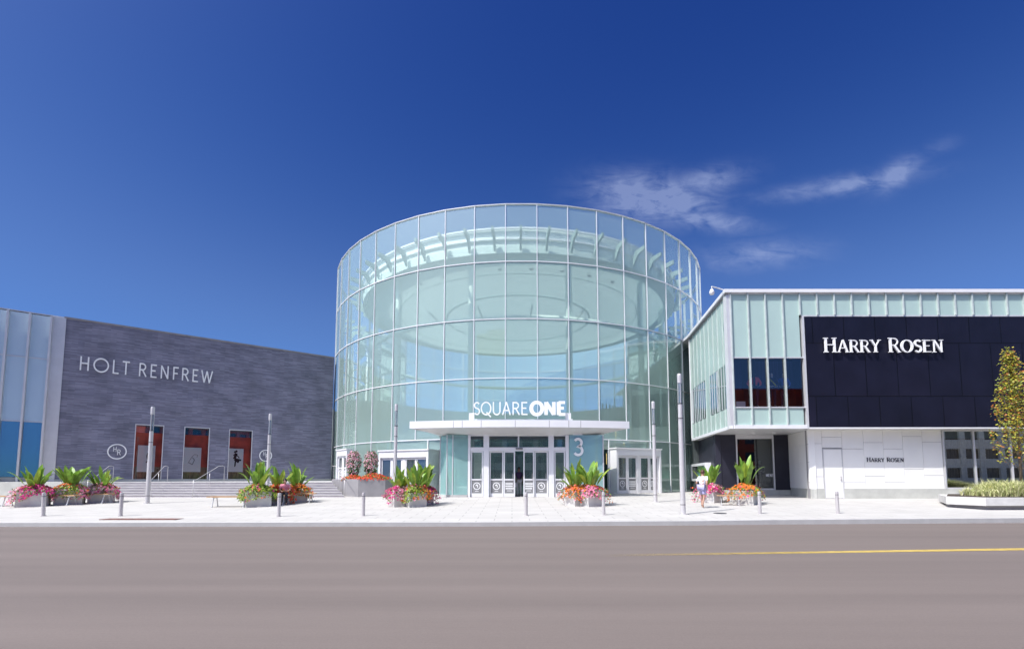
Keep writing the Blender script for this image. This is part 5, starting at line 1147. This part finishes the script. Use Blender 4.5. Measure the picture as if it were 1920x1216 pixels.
    if face:
        b = MB(); hd = J['head']
        b.hexa([hd + Vector(v) for v in ((-.012, -.085, -.03), (.012, -.085, -.03), (.006, -.085, .02), (-.006, -.085, .02))], [hd + Vector(v) for v in ((-.009, -.112, -.025), (.009, -.112, -.025), (.004, -.095, .015), (-.004, -.095, .015))]); b.build('nose', skin, body, local=True)
        b = MB()
        for x in (-.03, .03): b.lathe(hd + Vector((x, -.088, .018)), [(.004, 0), (.010, .004), (.004, .009)], 8)
        b.build('eyes', M['letterb'], body, local=True)
        b = MB(); b.box(hd.x - .022, hd.x + .022, hd.y - .098, hd.y - .08, hd.z - .055, hd.z - .047); b.build('mouth', M['coral'], body, local=True)
        for x in (-.078, .078):
            b = MB(); b.lathe(hd + Vector((x, .005, -.02)), [(.004, 0), (.012, .012), (.013, .03), (.004, .045)], 8); b.build('ear', skin, body, local=True)
    return o
pd = Vector((P(973, 930, VY + .6).x, VY + .6, gv + .01))
figure('person', pd, .25, .98, dict(elR=(-.25, .02, 1.12), wrR=(-.22, -.14, .95), haR=(-.20, -.2, .93), elL=(.25, .03, 1.1), wrL=(.22, -.12, .9), haL=(.2, -.16, .84), knL=(.1, -.06, .5), anL=(.1, -.03, .08), toL=(.1, -.18, .03)), M['skind'],
       'woman in a dark top and grey trousers standing in the open sliding door', 'person', M['plum'], M['greyc'], M['hair'], shoe='whitec')
bgl = empty('handbag', pd + Vector((-.3, -.15, .62)), 0, 'small pale bag held by the woman in the doorway', 'bag'); b = MB(); q = pd + Vector((-.28, -.16, .55)); b.box(q.x - .13, q.x + .13, q.y - .05, q.y + .05, q.z, q.z + .24); b.build('pouch', M['whitec'], bgl); b = MB(); b.tube([q + Vector((-.09, 0, .24)), q + Vector((-.03, 0, .42)), q + Vector((.03, 0, .42)), q + Vector((.09, 0, .24))], .008, 6); b.build('strap', M['blackc'], bgl)
wp = G(1318, 951)
figure('person', wp, 2.35, .95, dict(pelvis=(0, 0, .93), knL=(.1, -.2, .52), anL=(.1, -.12, .10), toL=(.1, -.28, .05), knR=(-.1, .06, .5), anR=(-.1, .24, .13), toR=(-.1, .13, .03), chest=(0, -.05, 1.26), neckb=(0, -.05, 1.4), neck=(0, -.07, 1.46), head=(0, -.1, 1.55), crown=(0, -.1, 1.65), shL=(.17, -.04, 1.36), shR=(-.17, -.04, 1.36),
       elL=(.27, .03, 1.1), wrL=(.24, -.2, 1.0), haL=(.2, -.26, 1.0), elR=(-.27, .12, 1.12), wrR=(-.26, .06, .9), haR=(-.25, .04, .84)), M['skin'], 'person in a loose white shirt and lilac shorts walking past the light column', 'person', M['whitec'], M['lilac'], M['hairb'], shorts=True, sleeve=1, shoe='skin')
spn = G(533, 945.0); spn = Vector((spn.x, spn.y + .02, spn.z))
figure('person', spn, .35, .95, dict(pelvis=(0, .05, .50), waist=(0, .05, .64), chest=(0, -.03, .84), neckb=(0, -.07, .97), neck=(0, -.1, 1.03), head=(0, -.15, 1.11), crown=(0, -.15, 1.21), shL=(.17, -.05, .94), shR=(-.17, -.05, .94), elL=(.24, -.12, .70), wrL=(.1, -.32, .66), haL=(.05, -.37, .67), elR=(-.24, -.12, .70), wrR=(-.1, -.32, .64), haR=(-.05, -.37, .65),
       hiL=(.09, .03, .50), knL=(.11, -.40, .50), anL=(.11, -.36, .08), toL=(.12, -.52, .03), hiR=(-.09, .03, .50), knR=(-.11, -.40, .50), anR=(-.11, -.32, .08), toR=(-.12, -.48, .03)), M['skin'], 'seated person in a pink patterned top and black trousers leaning forward on a bench', 'person', M['pinkc'], M['blackc'], M['hair'])
mz = zw0 - .1
st_ = dict(elL=(.3, .05, 1.14), wrL=(.2, -.1, 1.0), haL=(.14, -.15, .97), elR=(-.3, .05, 1.14), wrR=(-.2, -.1, 1.0), haR=(-.14, -.15, .97))
for (px, top, bot, lab, sc, Y) in ((1416, 'coral', 'jean', 'mannequin in a coral sweater and dark jeans in the upper window', 1.02, 26.62), (1449, 'blackc', 'jean', 'mannequin in a black jacket with a yellow sash in the upper window', 1.0, 26.62), (1471, 'bluec', 'jean', 'mannequin in a bright blue jacket in the upper window', 1.0, 26.66)):
    o = figure('mannequin', (P(px, 760, Y).x, Y, mz + .16), -.2, sc * 1.12, st_, M['manq'], lab, 'mannequin', M[top], M[bot], group='mannequins in the shop windows', sleeve=2, face=False)
    if top == 'blackc':
        b = MB(); b.tube([(-.12, -.13, 1.36), (.02, -.15, 1.18), (.14, -.13, 1.02)], .03, 6); b.build('sash', M['yel'], o, local=True)
for (px, top, lab) in ((1397, 'redc', 'mannequin in a red jacket in the recessed ground floor window'), (1425, 'blackc', 'mannequin in a black suit in the recessed ground floor window')):
    figure('mannequin', (P(px, 900, RY + .9).x, RY + .9, gw + .38), 0, 1.04, st_, M['manq'], lab, 'mannequin', M[top], M['blackc'], group='mannequins in the shop windows', sleeve=2, face=False)
